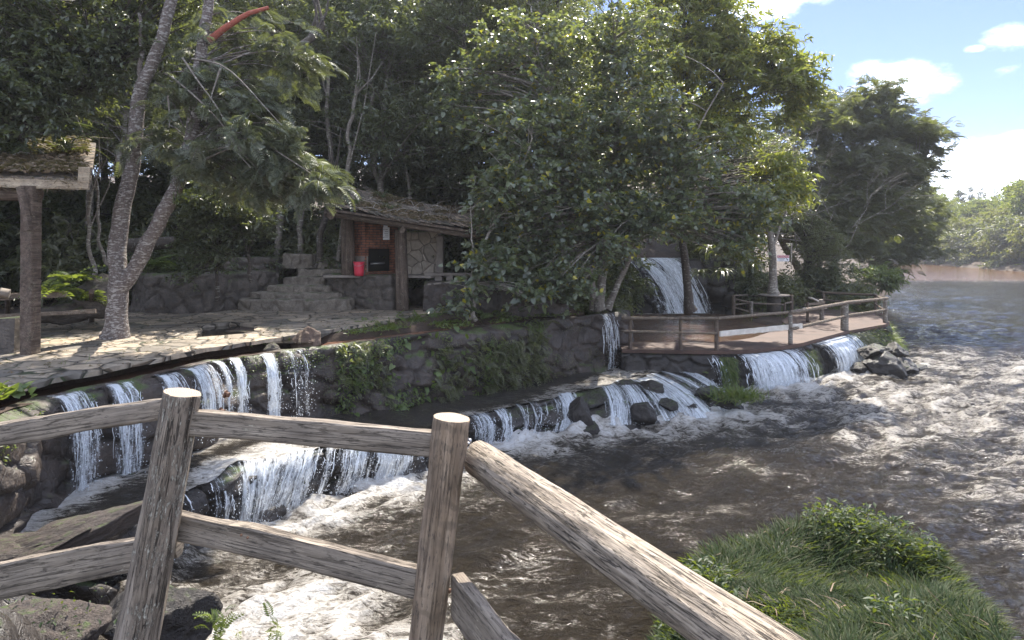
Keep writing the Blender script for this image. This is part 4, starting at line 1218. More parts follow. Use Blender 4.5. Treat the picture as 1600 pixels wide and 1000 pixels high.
# roof
rFL, rFR, rBR, rBL = W(508, 324, 18.3), W(752, 362, 17.9), W(775, 338, 21.8), W(540, 297, 21.8)
def m_tile():
    m = Mat("old_tile"); v = m.co(); g = m.n('ShaderNodeNewGeometry')
    col = m.ramp(g.outputs['Random Per Island'], [(0, (.10, .08, .065)), (.5, (.20, .15, .115)), (1, (.33, .25, .185))])
    n1 = m.noise(v, 6, 6, .65); col = m.mix(m.rng(n1, .4, .6), col, (.06, .055, .04))
    return m.fin(col, .85, m.bump(n1, .6, .03))
M_tile = m_tile()
mb = MB()
def rp(u, v, h=0.0):
    a = rFL.lerp(rFR, u); b = rBL.lerp(rBR, u); p = a.lerp(b, v)
    return p + Vector((0, 0, h + .05*math.sin(u*9) ))
nu, nv = 15, 14
for i in range(nu):
    for j in range(nv):
        u0, u1 = i/nu, (i+1.25)/nu; v0, v1 = j/nv, (j+.93)/nv
        j1 = random.uniform(-.01, .01); h0 = random.uniform(.0, .025)
        a, b, c, d = rp(u0+j1, v0, .07+h0), rp(min(u1, 1.03)+j1, v0, .015+h0), rp(min(u1, 1.03)+j1, v1, .015+h0), rp(u0+j1, v1, .07+h0)
        dz = Vector((0, 0, -.035))
        mb.add([a+dz, b+dz, c+dz, d+dz, a, b, c, d], [(0, 3, 2, 1), (4, 5, 6, 7), (0, 1, 5, 4), (1, 2, 6, 5), (2, 3, 7, 6), (3, 0, 4, 7)])
roof = mb.build('roof', M_tile, sh)
mb = MB()
vs = [rp(u, v, h) for h in (-.03, -.09) for u, v in ((.01, .01), (1.0, .01), (1.0, .99), (.01, .99))]
mb.add(vs, [(0, 3, 2, 1), (4, 5, 6, 7), (0, 1, 5, 4), (1, 2, 6, 5), (2, 3, 7, 6), (3, 0, 4, 7)])
mb.build('roof_deck', M_darkwood, roof)
b1 = log('beam', rp(-.01, .07, -.20), rp(1.0, .07, -.20), .09, .08, M_darkwood, sh, 12, .2, .05, 31)
log('beam', rp(.04, -.02, -.21), rp(.04, 1.0, -.21), .10, .09, M_darkwood, sh, 12, .2, .05, 32)
log('beam', rp(.50, -.02, -.24), rp(.50, 1.0, -.24), .07, .07, M_darkwood, sh, 12, .2, .05, 33)
log('beam', W(600, 345, 18.7), W(720, 366, 18.4), .06, .06, M_oldwood, sh, 12, .2, .05, 34)
# notice and bin
m = Mat('paper'); vv = m.co(); M_paper = m.fin((.62, .62, .64), .7)
m = Mat('ink'); M_ink = m.fin((.05, .05, .07), .8)
nb = empty('notice', W(603, 368, 19.6), 'small white paper notice with dark lines hanging beside the brick hood', 'notice')
mb = MB(); c = W(603.5, 365, 19.6); mb.box(c, (.19, .012, .36)); mb.box(c + Vector((-.02, 0, .22)), (.12, .01, .10)); mb.build('sheet', M_paper, nb)
mb = MB()
for k, (w_, dx) in enumerate([(.08, .01), (.10, .01), (.11, 0), (.09, .01), (.11, 0)]):
    mb.box(c + Vector((dx, -.008, .12 - .055*k)), (w_, .004, .012))
mb.box(c + Vector((-.065, -.008, .115)), (.018, .004, .03)); mb.box(c + Vector((-.07, -.008, -.11)), (.018, .004, .03))
mb.build('print_lines', M_ink, nb)
m = Mat('red_plastic'); M_red = m.fin((.62, .035, .07), .38, m.bump(m.noise(m.co(), 6, 3), .2, .02))
bn = empty('plastic_bin', W(561, 431, 19.3), 'bright pinkish red plastic bin standing on the low wall of the shelter', 'bin')
c = Vector(bn.location)
mb = MB(); mb.tube([c, c+Vector((0, 0, .10)), c+Vector((0, 0, .37)), c+Vector((0, 0, .385))], [.125, .14, .155, .155], 24); mb.build('bin_body', M_red, bn)
mb = MB(); mb.tube([c+Vector((0, 0, .37)), c+Vector((0, 0, .405))], [.165, .165], 24); mb.build('rim', M_red, bn)
mb = MB(); mb.tube([c + Vector((.16*math.cos(a_), -.02, .385 - .10*math.sin(a_))) + Vector((0, -.155*math.sin(a_), 0)) for a_ in np.linspace(0, math.pi, 12)], .006, 6); mb.build('handle', M_metal, bn)

# seat and table blocks right of the shelter
bt = empty('stone_bench', W(715, 437, 18.8), 'weathered plank bench on blocks on the wall right of the shelter', 'bench')
mb = MB(); mb.box(W(716, 428, 19.4), (1.9, .5, .06), Matrix.Rotation(R(4), 3, 'Z'), .012); mb.build('seat', M_plaster, bt)
for px in (686, 703, 745):
    mb = MB(); mb.box(W(px, 434, 19.35), (.2, .34, .2), None, .015); mb.build('block', M_plaster, bt)
mb = MB(); mb.box(W(700, 441, 18.85), (1.1, .35, .05), Matrix.Rotation(R(-5), 3, 'Y'), .01); mb.build('seat', M_plaster, bt)

# ---------------- shelter at the left edge
ls = empty('open_shelter', (-8.1, 11.4, 2.2), 'open wooden shelter at the left edge with a pale fascia and leaf covered roof', 'shelter')
pb = G(47, 553, 2.2)
board('post', pb, W(49, 291, pb.y), .25, .20, M_darkwood, ls, 41, .27, up=(0, 1, 0))
board('brace', W(46, 360, pb.y-.2), W(31, 292, pb.y-.2), .10, .08, M_darkwood, ls, 42, up=(0, 1, 0))
board('fascia', W(-420, 272, 10.9), W(139, 290, 11.3), .15, .04, M_fascia, ls, 43)
board('fascia', W(123, 273, 11.28), W(141, 274, 11.30), .26, .05, M_fascia, ls, 44)
log('beam', W(-420, 300, 11.3), W(62, 303, 11.5), .12, .12, M_darkwood, ls, 12, .2, .04, 45)
qFL, qFR, qBR, qBL = W(-480, 266, 10.9), W(142, 279, 11.3), W(150, 222, 15.8), W(-480, 190, 15.8)
def rq(u, v, h=0.0): return qFL.lerp(qFR, u).lerp(qBL.lerp(qBR, u), v) + Vector((0, 0, h))
mb = MB(); vs = [rq(u, v, h) for h in (-.02, -.10) for u, v in ((0, 0), (1, 0), (1, 1), (0, 1))]
mb.add(vs, [(0, 3, 2, 1), (4, 5, 6, 7), (0, 1, 5, 4), (1, 2, 6, 5), (2, 3, 7, 6), (3, 0, 4, 7)])
mb.build('roof', M_tile, ls)
rf = empty('rail_fence', (-9.5, 13.4, 2.2), 'low plank rail fence in the shade behind the left shelter post', 'fence')
board('rail', W(-150, 472, 13.4), W(105, 459, 13.8), .13, .05, M_oldwood, rf, 51)
board('rail', W(-150, 503, 13.2), W(150, 486, 13.8), .08, .05, M_oldwood, rf, 52)
for px in (-120, 12, 143):
    log('post', G(px, 505+ (143-px)*.02, 2.15), W(px, 455, 13.9), .06, .05, M_darkwood, rf, 10, .1, .05, 53)
mb = MB(); mb.box(G(6, 553, 2.2)+Vector((-.1, .3, .28)), (.42, .42, .60), None, .03)
tag(mb.build('stone_block', M_rubble), 'dark squared stone block beside the left shelter post', 'stone block')
tag(log('fallen_log', W(196, 384, 19.0), W(275, 378, 19.6), .20, .17, M_bark_dark, None, 18, .1, .08, 61), 'thick mossy fallen log in the shade behind the forked tree', 'log')
mb = MB(); mb.tube([W(-30, 452, 13.0), W(15, 460, 13.2)], .10, 4); 
tag(mb.build('bench_plank', M_plaster), 'pale plank end at the left edge above the rail fence', 'plank')

# ---------------- walkway railing
wr = empty('walkway_railing', (8.0, 19.9, 1.1), 'rustic two rail wooden railing along the front edge of the brown walkway', 'railing')
def dpt(px, z, inw=.06):
    i = Dat(px); return Vector((Dp[i, 0]-Dn[i, 0]*inw, Dp[i, 1]-Dn[i, 1]*inw, z))
posts = [(986, 1.99, .055), (1064, 1.97, .05), (1122, 2.02, .06), (1238, 2.02, .065), (1322, 2.0, .13), (1398, 1.96, .08)]
for i, (px, zt, r) in enumerate(posts):
    log('post', dpt(px, 1.08), dpt(px, zt), r, r*.92, M_darkwood if i < 3 else M_bark_grey, wr, 14, .06, .08, 70+i)
tops = [(966, 1.97), (1064, 1.98), (1125, 1.99), (1238, 2.04), (1322, 2.06), (1402, 2.02)]
secs = [(968, 1.60), (1064, 1.58), (1120, 1.57), (1238, 1.55), (1322, 1.60), (1403, 1.60)]
for i in range(5):
    a, b = tops[i], tops[i+1]; log('rail', dpt(a[0]-3, a[1], .0), dpt(b[0]+8 if i in (2, 3) else b[0]+2, b[1], .0), .045 if i < 3 else .06, .042 if i < 3 else .055, M_oldwood, wr, 12, .08, .10, 80+i)
for i in (0, 1, 3, 4):
    a, b = secs[i], secs[i+1]; log('rail', dpt(a[0]-2, a[1], .0), dpt(b[0]+2, b[1], .0), .035 if i < 2 else .05, .035 if i < 2 else .045, M_oldwood, wr, 12, .08, .10, 90+i)
m = Mat('pale_board'); vv = m.co(); M_pale = m.fin(m.ramp(m.noise(vv, 6, 5), [(.3, (.42, .38, .32)), (.7, (.6, .56, .5))]), .8)
tag(board('rail', dpt(1123, 1.56, -.05), dpt(1250, 1.60, -.05), .15, .05, M_pale, wr, 95), 'pale new board')

br = empty('back_railing', (15, 30, 1.1), 'darker wooden railing at the back of the platform beside the bushes', 'railing')
bp = [(1222, 470, 445, 33.5), (1287, 485, 455, 30.6), (1368, 488, 459, 29.4)]
for i, (px, yb, yt, Yd) in enumerate(bp):
    log('post', W(px, yb+1, Yd), W(px, yt, Yd), .07, .065, M_darkwood, br, 10, .1, .08, 110+i)
for i, (a, b, r) in enumerate([(W(1222, 447, 33.5), W(1289, 457, 30.6), .055), (W(1287, 457, 30.6), W(1370, 461, 29.4), .055), (W(1367, 461, 29.4), dpt(1400, 1.97), .05),
        (W(1215, 459, 33), W(1289, 469, 30.6), .05), (W(1287, 468, 30.6), W(1345, 475, 29.9), .045), (W(1366, 474, 29.4), dpt(1400, 1.57), .04)]):
    log('rail', a, b, r, r, M_darkwood, br, 10, .15, .08, 120+i)
tr = empty('table_railing', (11, 27, 1.1), 'small wooden railing around the round table under the tree', 'railing')
tp = {'a': (1146, 493, 461), 'b': (1169, 485, 461), 'c': (1174, 493, 471), 'd': (1226, 493, 474), 'e': (1237, 489, 461)}
def tw(k, y): px, yb, yt = tp[k]; Yd = (EYE-1.12)*FOC/(yb-HOR); return W(px, y, Yd)
for i, k in enumerate(tp):
    log('post', tw(k, tp[k][1]), tw(k, tp[k][2]), .075 if k in 'ace' else .055, .07 if k in 'ace' else .05, M_darkwood if k != 'c' else M_bark_grey, tr, 10, .08, .08, 130+i)
for i, (a, ya, b, yb_) in enumerate([('a', 462, 'b', 461), ('a', 476, 'b', 474), ('a', 467, 'c', 473), ('a', 480, 'c', 488), ('c', 474, 'd', 476), ('c', 489, 'd', 490), ('b', 462.5, 'e', 462.5), ('d', 474, 'e', 472)]):
    log('rail', tw(a, ya), tw(b, yb_), .035, .035, M_oldwood, tr, 8, .2, .08, 140+i)
tb = empty('round_table', G(1209, 489, 1.12), 'round table top built around a tree trunk on a dark stone drum', 'table')
c = Vector(tb.location)
mb = MB(); mb.tube([c, c+Vector((0, 0, .35)), c+Vector((0, 0, .74))], [.30, .28, .29], 20, jit=.05); mb.build('drum', M_rubble, tb)
mb = MB(); mb.tube([c+Vector((0, 0, .742)), c+Vector((0, 0, .80))], [.64, .66], 32, jit=.01); mb.build('table_top', M_plaster, tb)
TABLE = c
st = empty('seat', G(1273, 502, 1.12), 'small wooden seat with pale boards between two short posts', 'seat')
log('post', G(1262, 503, 1.1), W(1262, 472, 25.9), .055, .05, M_darkwood, st, 10, .08, .08, 151)
log('post', G(1284, 500, 1.1), W(1283, 468, 26.4), .085, .08, M_bark_grey, st, 10, .08, .08, 152)
board('back_board', W(1257, 476, 25.9), W(1288, 473, 26.3), .09, .05, M_oldwood, st, 153)
board('seat_board', W(1257, 483, 25.8), W(1289, 480, 26.2), .10, .20, M_pale, st, 154)
board('seat_board', W(1266, 465, 26.2), W(1277, 470, 26.2), .06, .30, M_pale, st, 155)

# ---------------- warning sign
m = Mat('sign_red'); M_sr = m.fin((.42, .03, .05), .5)
m = Mat('sign_white'); M_sw = m.fin((.70, .70, .72), .5)
sg = empty('warning_sign', W(1223, 403, 28.6), 'white sign with a red band reading ATENÇÃO hanging beside the table tree', 'sign')
c = W(1223.5, 403.5, 28.6)
mb = MB(); mb.box(c, (.52, .015, .26)); mb.build('sign_plate', M_sw, sg)
mb = MB(); mb.box(c + Vector((0, -.010, .072)), (.49, .006, .10)); mb.build('red_band', M_sr, sg)
def text(body, size, loc, mat, parent, name='lettering'):
    cu = bpy.data.curves.new(name, 'FONT'); cu.body = body; cu.size = size; cu.align_x = 'CENTER'; cu.align_y = 'CENTER'; cu.extrude = .001
    t = bpy.data.objects.new(name, cu); COL.objects.link(t)
    me = bpy.data.meshes.new_from_object(t)
    COL.objects.unlink(t); bpy.data.objects.remove(t)
    return link(name, me, mat, parent, Matrix.Translation(loc) @ Matrix.Rotation(R(90), 4, 'X'))
text('ATENÇÃO', .098, c + Vector((0, -.016, .072)), M_sw, sg)
mb = MB()
for k, (dx, w_) in enumerate([(-.06, .30), (-.06, .20)]):
    mb.box(c + Vector((dx, -.010, -.02 - .055*k)), (w_, .004, .018))
mb.box(c + Vector((.17, -.010, -.045)), (.035, .004, .10), Matrix.Rotation(R(-35), 3, 'Y')); mb.build('print_lines', M_ink, sg)
log('hanger', W(1236.5, 380, 28.65), W(1236.5, 412, 28.65), .035, .03, M_branch_pale, sg, 8, .1, .1, 160)

# ================================================================== VEGETATION
def leaf_obj(name, parts, mat, parent=None, M=None, smooth=True):
    V, F = merge(parts) if isinstance(parts, list) else parts
    return link(name, mesh_np(name, V, F, smooth), mat, parent, M)
def sprays(centers, cr, ntw, nleaf, T, size, flat=.55, droop=.25, along=.9, seed=0, updir=.35, bias=None):
    """clusters of leafy twigs. centers (n,3), cr cluster radius (n,), returns leaf geometry and twig segments"""
    n = len(centers); cr = np.broadcast_to(np.asarray(cr, float), (n,))
    c = np.repeat(centers, ntw, 0); r = np.repeat(cr, ntw)
    d = rdirs(n*ntw, .12, .55); d[:, 2] *= flat
    if bias is not None: d = d + np.asarray(bias)
    d = nrmz(d)
    st = c + RNG.normal(0, .22, c.shape)*r[:, None]
    tips = st + d*(r*RNG.uniform(.6, 1.35, len(r)))[:, None] - np.array([0, 0, 1])*(r*droop*RNG.uniform(0, 1, len(r)))[:, None]
    k = nleaf
    t = RNG.uniform(.12, 1.0, (len(st), k)); 
    P = st[:, None] + (tips-st)[:, None]*t[..., None]
    P[..., 2] += (.12*r[:, None])*np.sin(t*3.1)
    P = P + RNG.normal(0, .05, P.shape)*r[:, None, None]
    dd = np.repeat(d, k, 0)*along + rdirs(len(st)*k, -.25, .5)*.9
    nn = RNG.normal(0, .55, (len(st)*k, 3)) + [0, 0, 1.0]
    sz = np.asarray(size)*RNG.uniform(.65, 1.25, len(st)*k)
    return scatter(T, P.reshape(-1, 3), dd, nn, sz), (st, tips)
def ell_points(ells, seed=0, shell=.45):
    out = []
    for (cx, cy, cz, rx, ry, rz, n) in ells:
        u = nrmz(RNG.normal(size=(n, 3))); rr = RNG.uniform(0, 1, n)**shell
        lump = 1 + .28*fbm(u[:, 0]*1.7+cx, u[:, 1]*1.7+cy, u[:, 2]*1.7+cz, 3, seed)
        out.append(np.array([cx, cy, cz]) + u*np.array([rx, ry, rz])*(rr*lump)[:, None])
    return np.concatenate(out)
def limbs(mb, nodes, targets, r0=.035, r1=.008, sag=.15, n=4):
    """curved limbs from the nearest trunk node below to each target"""
    nd = np.array([list(p) for p in nodes])
    for t in targets:
        w = np.linalg.norm(nd - t, axis=1) + np.maximum(0, nd[:, 2] - t[2] + .2)*2.5
        a = nd[int(np.argmin(w + RNG.uniform(0, .6, len(nd))))]
        L = np.linalg.norm(t-a); mid = (a+t)/2 + np.array([0, 0, sag*L]) + RNG.normal(0, .06*L, 3)
        pts = []
        for q in np.linspace(0, 1, 5):
            pts.append((1-q)**2*a + 2*q*(1-q)*mid + q*q*t)
        mb.tube(pts, [max(r1, r0*min(1.6, .5+L*.25)*(1-q) + r1*q) for q in np.linspace(0, 1, 5)], n, False)
def poly_nodes(pts, k=14, skip=.35):
    P, _ = resample(pts, n=k); return [p for p in P[int(k*skip):]]
def trunk_tube(mb, pts, r0, r1, n=14, wob=.02, seed=0, flare=True, step=.12):
    P, s = resample(pts, step=step); P = smooth_path(P, 14); L = s[-1]
    P[1:-1] += np.stack([fbm(s*1.5, seed, 0, 3, seed), fbm(s*1.5, seed, 9, 3, seed), s*0], 1)[1:-1]*wob*4
    r = r0 + (r1-r0)*(s/L)
    if flare: r = r*(1 + .55*np.exp(-(s/.28)**1.2))
    r = r*(1 + .09*fbm(s*3, seed, 0, 3, seed+2))
    mb.tube([Vector(p) for p in P], list(r), n, False, .035)
    return P
def tree(name, label, cat, base, stems, ells, leafmat, barkmat, T=LEAF, size=.2, ntw=5, nleaf=14, cr=.55, group=None, limb_r=.035, every=1,
         droop=.25, shell=.45, twigs=True, flat=.55, bias=None, along=.9, sizes=(14, .02)):
    root = empty(name, base, label, cat, group)
    mb = MB(); nodes = []
    for k, (pts, r0, r1) in enumerate(stems):
        P = trunk_tube(mb, pts, r0, r1, sizes[0], sizes[1], k+3)
        nodes += [p for p in P[int(len(P)*.35)::4]]
    C = ell_points(ells, 5, shell)
    limbs(mb, nodes, C[::every], limb_r)
    g, (st, tp) = sprays(C, cr, ntw, nleaf, T, size, flat, droop, along, bias=bias)
    if twigs:
        for a, b in zip(st[::2], tp[::2]):
            mb.tube([a, (a+b)/2 + (0, 0, .03), b], [.007, .005, .003], 3, False)
    mb.build('trunk', barkmat, root)
    leaf_obj('crown', g, leafmat, root)
    return root
def copy_tree(src, loc, rz, sc, label, group=None):
    r = src.copy(); COL.objects.link(r); r.location = loc; r.rotation_euler = (0, 0, rz); r.scale = sc if isinstance(sc, tuple) else (sc, sc, sc)
    r['label'] = label
    if group: r['group'] = group
    for ch in list(src.children):
        c = ch.copy(); COL.objects.link(c); c.parent = r; c.matrix_parent_inverse = Matrix.Identity(4)
    return r

# ---------------- the forked tree with feathery leaves by the left path
fb = G(178, 528, 2.2)
Yt = fb.y
stA = [fb + Vector((0, 0, -.05)), W(182, 480, Yt), W(186, 420, Yt), W(183, 390, Yt+.05), W(197, 320, Yt+.1), W(212, 230, Yt+.1), W(215, 150, Yt), W(236, 95, Yt-.1), W(262, 20, Yt-.2), W(285, -60, Yt-.2)]
stB = [fb + Vector((.02, 0, .9)), W(205, 432, Yt), W(240, 360, Yt-.1), W(272, 300, Yt-.2), W(297, 215, Yt-.3), W(312, 130, Yt-.4), W(322, 40, Yt-.4), W(335, -60, Yt-.5)]
stC = [W(222, 125, Yt), W(221, 70, Yt), W(217, 20, Yt)]
ft = empty('forked_tree', fb, 'forked tree with pale mottled bark and drooping feathery leaves rising from the paving', 'tree')
mb = MB()
PA = trunk_tube(mb, stA,   .185, .09, 20, .015, 1, True, .06); PB = trunk_tube(mb, stB, .155, .085, 20, .015, 2, False, .06); trunk_tube(mb, stC, .05, .03, 8, .02, 3, False)
E = []
def pe(px, py, Y, rx, ry, rz, n): w = W(px, py, Y); return (w.x, w.y, w.z, rx, ry, rz, n)
E = [pe(300, 120, Yt-.5, .95, .8, .40, 13), pe(365, 165, Yt-.6, .8, .8, .40, 14), pe(420, 215, Yt-.7, .65, .7, .38, 13), pe(465, 255, Yt-.8, .45, .5, .22, 10),
     pe(355, 235, Yt-.5, .8, .7, .45, 12), pe(400, 285, Yt-.5, .8, .6, .32, 12), pe(490, 275, Yt-.9, .3, .3, .12, 7), pe(290, 250, Yt-.3, .6, .6, .4, 9), pe(430, 95, Yt+.1, .8, .8, .7, 14), pe(345, 50, Yt+.3, .9, .8, .5, 11),
     pe(245, 205, Yt-.1, .5, .5, .3, 6)]
C = ell_points(E, 3, .5)
nodes = [p for p in PA[int(len(PA)*.5)::5]] + [p for p in PB[int(len(PB)*.45)::5]]
limbs(mb, nodes, C, .022, .006, .22)
g, (st_, tp_) = sprays(C, .44, 4, 5, FROND, .33, .30, .55, 1.6, bias=(.65, -.1, -.28))
for a, b in zip(st_, tp_): mb.tube([a, (a+b)/2 + (0, 0, .03), b], [.006, .005, .003], 3, False)
mb.build('trunk', M_bark_spot, ft)
leaf_obj('crown', g, M_leaf_feather, ft)
mb = MB()
for pts in ([(300, 92), (345, 98), (372, 120), (412, 165), (440, 196)], [(268, 120), (305, 150), (345, 190), (362, 215), (372, 238)], [(305, 240), (340, 234), (360, 225), (372, 240), (392, 262)],
            [(285, 90), (310, 128), (335, 160), (355, 195)], [(395, 210), (430, 235), (470, 260), (505, 285)], [(372, 230), (400, 262), (430, 300)], [(345, 105), (330, 150), (322, 190)], [(262, 150), (266, 185), (264, 200)],
            [(318, 250), (356, 232), (384, 228), (425, 245)]):
    P, _ = resample([W(x, y, Yt-1.0-.1*k) for k, (x, y) in enumerate(pts)], n=9); P = smooth_path(P, 1); mb.tube([Vector(p) for p in P], list(np.linspace(.020, .007, 9)), 6, False, .06)
mb.build('bare_branch', M_bark_grey, ft)
mb = MB(); P, _ = resample([W(326, 64, Yt-.45), W(350, 45, Yt-.5), W(385, 22, Yt-.5), W(420, 12, Yt-.4)], n=8); mb.tube([Vector(p) for p in P], list(np.linspace(.07, .035, 8)), 8, False)
mb.build('broken_branch', M_redbranch, ft)
# bromeliad on the trunk
def strap_plant(label, c, n, L, w=.07, bend=.7, name='strap_leaf_plant', mat=None, cat='plant', group=None, up=.6, T=None):
    a = RNG.uniform(0, 2*np.pi, n); d = np.stack([np.cos(a), np.sin(a), RNG.uniform(up-.4, up+.6, n)], 1)
    nn = np.stack([-np.cos(a)*.6, -np.sin(a)*.6, np.ones(n)], 1)
    P = np.repeat(np.array([list(c)]), n, 0) + RNG.normal(0, L*.06, (n, 3))*[1, 1, .3]
    g = scatter(T or T_strap(w, bend), P, d, nn, L*RNG.uniform(.6, 1.15, n))
    o = leaf_obj(name, g, mat or M_strap)
    return tag(o, label, cat, group)
strap_plant('spiky bromeliad with hanging dry blades on the right stem of the forked tree', W(276, 320, Yt-.45), 16, .55, .06, .8, 'bromeliad')

# ---------------- dark leafed tree over the left shelter
root = tree('leafy_tree', 'dark small leaved tree hanging over the left shelter roof', 'tree', W(-60, 540, 14.5),
     [([W(-60, 545, 14.5), W(-40, 300, 14.5), W(20, 120, 14.3), W(80, -40, 14)], .16, .08), ([W(-40, 300, 14.5), W(60, 190, 14.2), W(160, 110, 13.8)], .08, .04)],
     [pe(40, 60, 13.2, 2.0, 1.2, 1.0, 90), pe(160, 50, 13.4, 1.2, 1.1, .9, 52), pe(30, 170, 12.6, 1.1, .9, .65, 46), pe(120, 130, 13.2, .9, .8, .55, 26), pe(-60, 60, 12.5, 1.5, 1.2, 1.6, 50), pe(240, 10, 14.4, 1.3, 1, .6, 36), pe(140, -40, 13.4, 2.5, 1.2, .8, 60)],
     M_leaf_dark, M_bark_dark, LEAF, .125, 6, 16, .40, droop=.35)
tree('leafy_shrub', 'glossy small leaved shrub drooping below the feathery branches left of the steps', 'shrub', W(385, 430, 17.6),
     [([W(395, 440, 18), W(385, 380, 17.8), W(360, 320, 17.4)], .05, .02), ([W(340, 470, 17.6), W(342, 400, 17.3), W(350, 330, 17)], .05, .02)],
     [pe(350, 330, 16.4, 1.0, .7, .8, 40), pe(320, 390, 16.4, .8, .6, .9, 30), pe(390, 345, 16.8, .8, .7, .6, 28), pe(300, 330, 16.8, .7, .6, .7, 20)], M_leaf_dark, M_bark_dark, LEAF, .12, 6, 14, .36, droop=.7)

# ---------------- central tree with heart shaped leaves
cb = Vector((2.65, 20.2, 2.1))
stems = [([cb, W(944, 400, 20.1), W(948, 320, 20), W(965, 200, 19.9), W(960, 90, 20), W(955, -10, 20)], .13, .02),
         ([cb + Vector((-.15, .1, 0)), W(925, 430, 20.2), W(905, 330, 20), W(880, 220, 19.8), W(850, 120, 19.8), W(830, 10, 20)], .11, .02),
         ([cb + Vector((.2, 0, 0)), W(985, 400, 20.2), W(1040, 300, 20), W(1090, 200, 19.8), W(1130, 130, 19.8)], .10, .012)]
tree('heart_leaved_tree', 'large spreading tree with heart shaped grey green leaves over the right end of the wall', 'tree', cb, stems,
     [pe(960, 190, 19.6, 2.1, 1.6, 1.9, 120), pe(850, 240, 18.8, 1.6, 1.3, 1.9, 85), pe(1060, 250, 19.6, 1.9, 1.4, 1.6, 90), pe(900, 360, 18.4, 1.9, 1.0, 1.3, 80), pe(1020, 335, 19.0, 1.5, 1.1, .8, 60),
      pe(790, 350, 18.0, .95, .8, 1.1, 46), pe(1150, 330, 19.8, 1.3, .9, 1.1, 52), pe(1150, 385, 19.6, .5, .5, .5, 12), pe(860, 445, 17.9, 1.2, .6, .5, 26), pe(950, 60, 20, 2.2, 1.4, 1.5, 75), pe(820, 90, 19.6, 1.6, 1.2, 1.6, 60), pe(730, 150, 19.4, 1.1, 1.0, 1.3, 30)],
     M_leaf_heart, M_bark_grey, HEART, .135, 6, 9, .50, limb_r=.028, droop=.5)
tb_ = Vector((-.95, 17.6, 2.05))
tree('thin_tree', 'thin double stemmed tree leaning over the wall with large pale heart shaped leaves', 'tree', tb_,
     [([tb_, W(741, 440, 17.5), W(752, 380, 17.5), W(800, 300, 17.6), W(830, 210, 17.8)], .045, .02), ([tb_+Vector((-.14, 0, 0)), W(733, 445, 17.4), W(745, 400, 17.3), W(735, 330, 17.2)], .03, .015)],
     [pe(770, 410, 17.0, .8, .5, .55, 20), pe(735, 455, 16.6, .35, .3, .30, 8), pe(800, 300, 17.3, .9, .7, .9, 30), pe(760, 300, 17.2, .6, .5, .8, 14), pe(800, 200, 17.8, 1.0, .8, 1.0, 30), pe(700, 480, 16.6, .12, .1, .1, 2), pe(820, 460, 17, .5, .4, .3, 9)],
     M_leaf_heart, M_branch_pale, HEART, .16, 4, 7, .42, limb_r=.014, droop=.5, sizes=(10, .03))
# long leaved tree reaching out over the pool, sunlit
lb = Vector((8.9, 28.5, 2.0))
tree('long_leaved_tree', 'tree with long yellow green leaves reaching out against the sky over the pool', 'tree', lb,
     [([Vector((6.6, 24.8, 1.6)), W(1060, 330, 24.5), W(1060, 200, 24), W(1080, 100, 24)], .16, .06), ([W(1060, 200, 24), W(1130, 112, 23.6), W(1200, 110, 23.4), W(1240, 120, 23.2)], .05, .02)],
     [pe(1080, 90, 23.6, 2.0, 1.6, 1.5, 85), pe(1160, 110, 23.2, 1.7, 1.4, 1.35, 80), pe(1225, 130, 23, 1.1, 1.0, .9, 42), pe(1265, 145, 22.8, .6, .5, .45, 13), pe(1120, 40, 23.4, 1.6, 1.0, .8, 46), pe(1060, -5, 23.8, 1.8, 1.2, 1.1, 60), pe(1120, 0, 23.8, .7, .7, .5, 14), pe(1215, 65, 23.2, .8, .7, .45, 14), pe(1258, 92, 23, .5, .5, .3, 7), pe(1235, 185, 22.8, .35, .3, .4, 7),
      pe(1120, 200, 23, 1.5, 1.0, 1.0, 46), pe(1220, 265, 22.6, .75, .5, .7, 22), pe(1195, 310, 22.4, .8, .5, .6, 22), pe(1245, 305, 22.4, .35, .3, .2, 4), pe(1155, 380, 22.0, .5, .4, .6, 11)],
     M_leaf_lime, M_bark_dark, LONG, .27, 5, 11, .52, limb_r=.022, droop=.35)

# ---------------- forest prototypes
def proto(name, label, cat, H, ells, leafmat, bark, T, size, ntw, nleaf, cr, r0=.14, lean=.6, nst=1, **k):
    stems = []
    for i in range(nst):
        a = RNG.uniform(0, 6.28); dx, dy = math.cos(a)*lean, math.sin(a)*lean
        stems.append(([(dx*.1, dy*.1, -.4), (dx*.4+.1, dy*.3, H*.3), (dx*.6, dy*.9, H*.6), (dx, dy, H*.93)], r0*(1 if i == 0 else .7), r0*.3))
    return tree(name, label, cat, (0, 0, 0), stems, ells, leafmat, bark, T, size, ntw, nleaf, cr, sizes=(9, .05), twigs=False, every=2, **k)
def rnd_ells(H, z0, R_, n, ncl):
    out = []
    for i in range(n):
        z = RNG.uniform(z0, H-.6); t = (z-z0)/(H-z0); rr = R_*(.55 + .9*math.sin(math.pi*min(1, t*.8+.15)))*.62
        a = RNG.uniform(0, 6.28); q = R_*RNG.uniform(.15, .62)
        out.append((math.cos(a)*q, math.sin(a)*q, z, rr, rr, rr*.62, ncl))
    out.append((0, 0, H-1.0, R_*.5, R_*.5, .9, ncl))
    return out
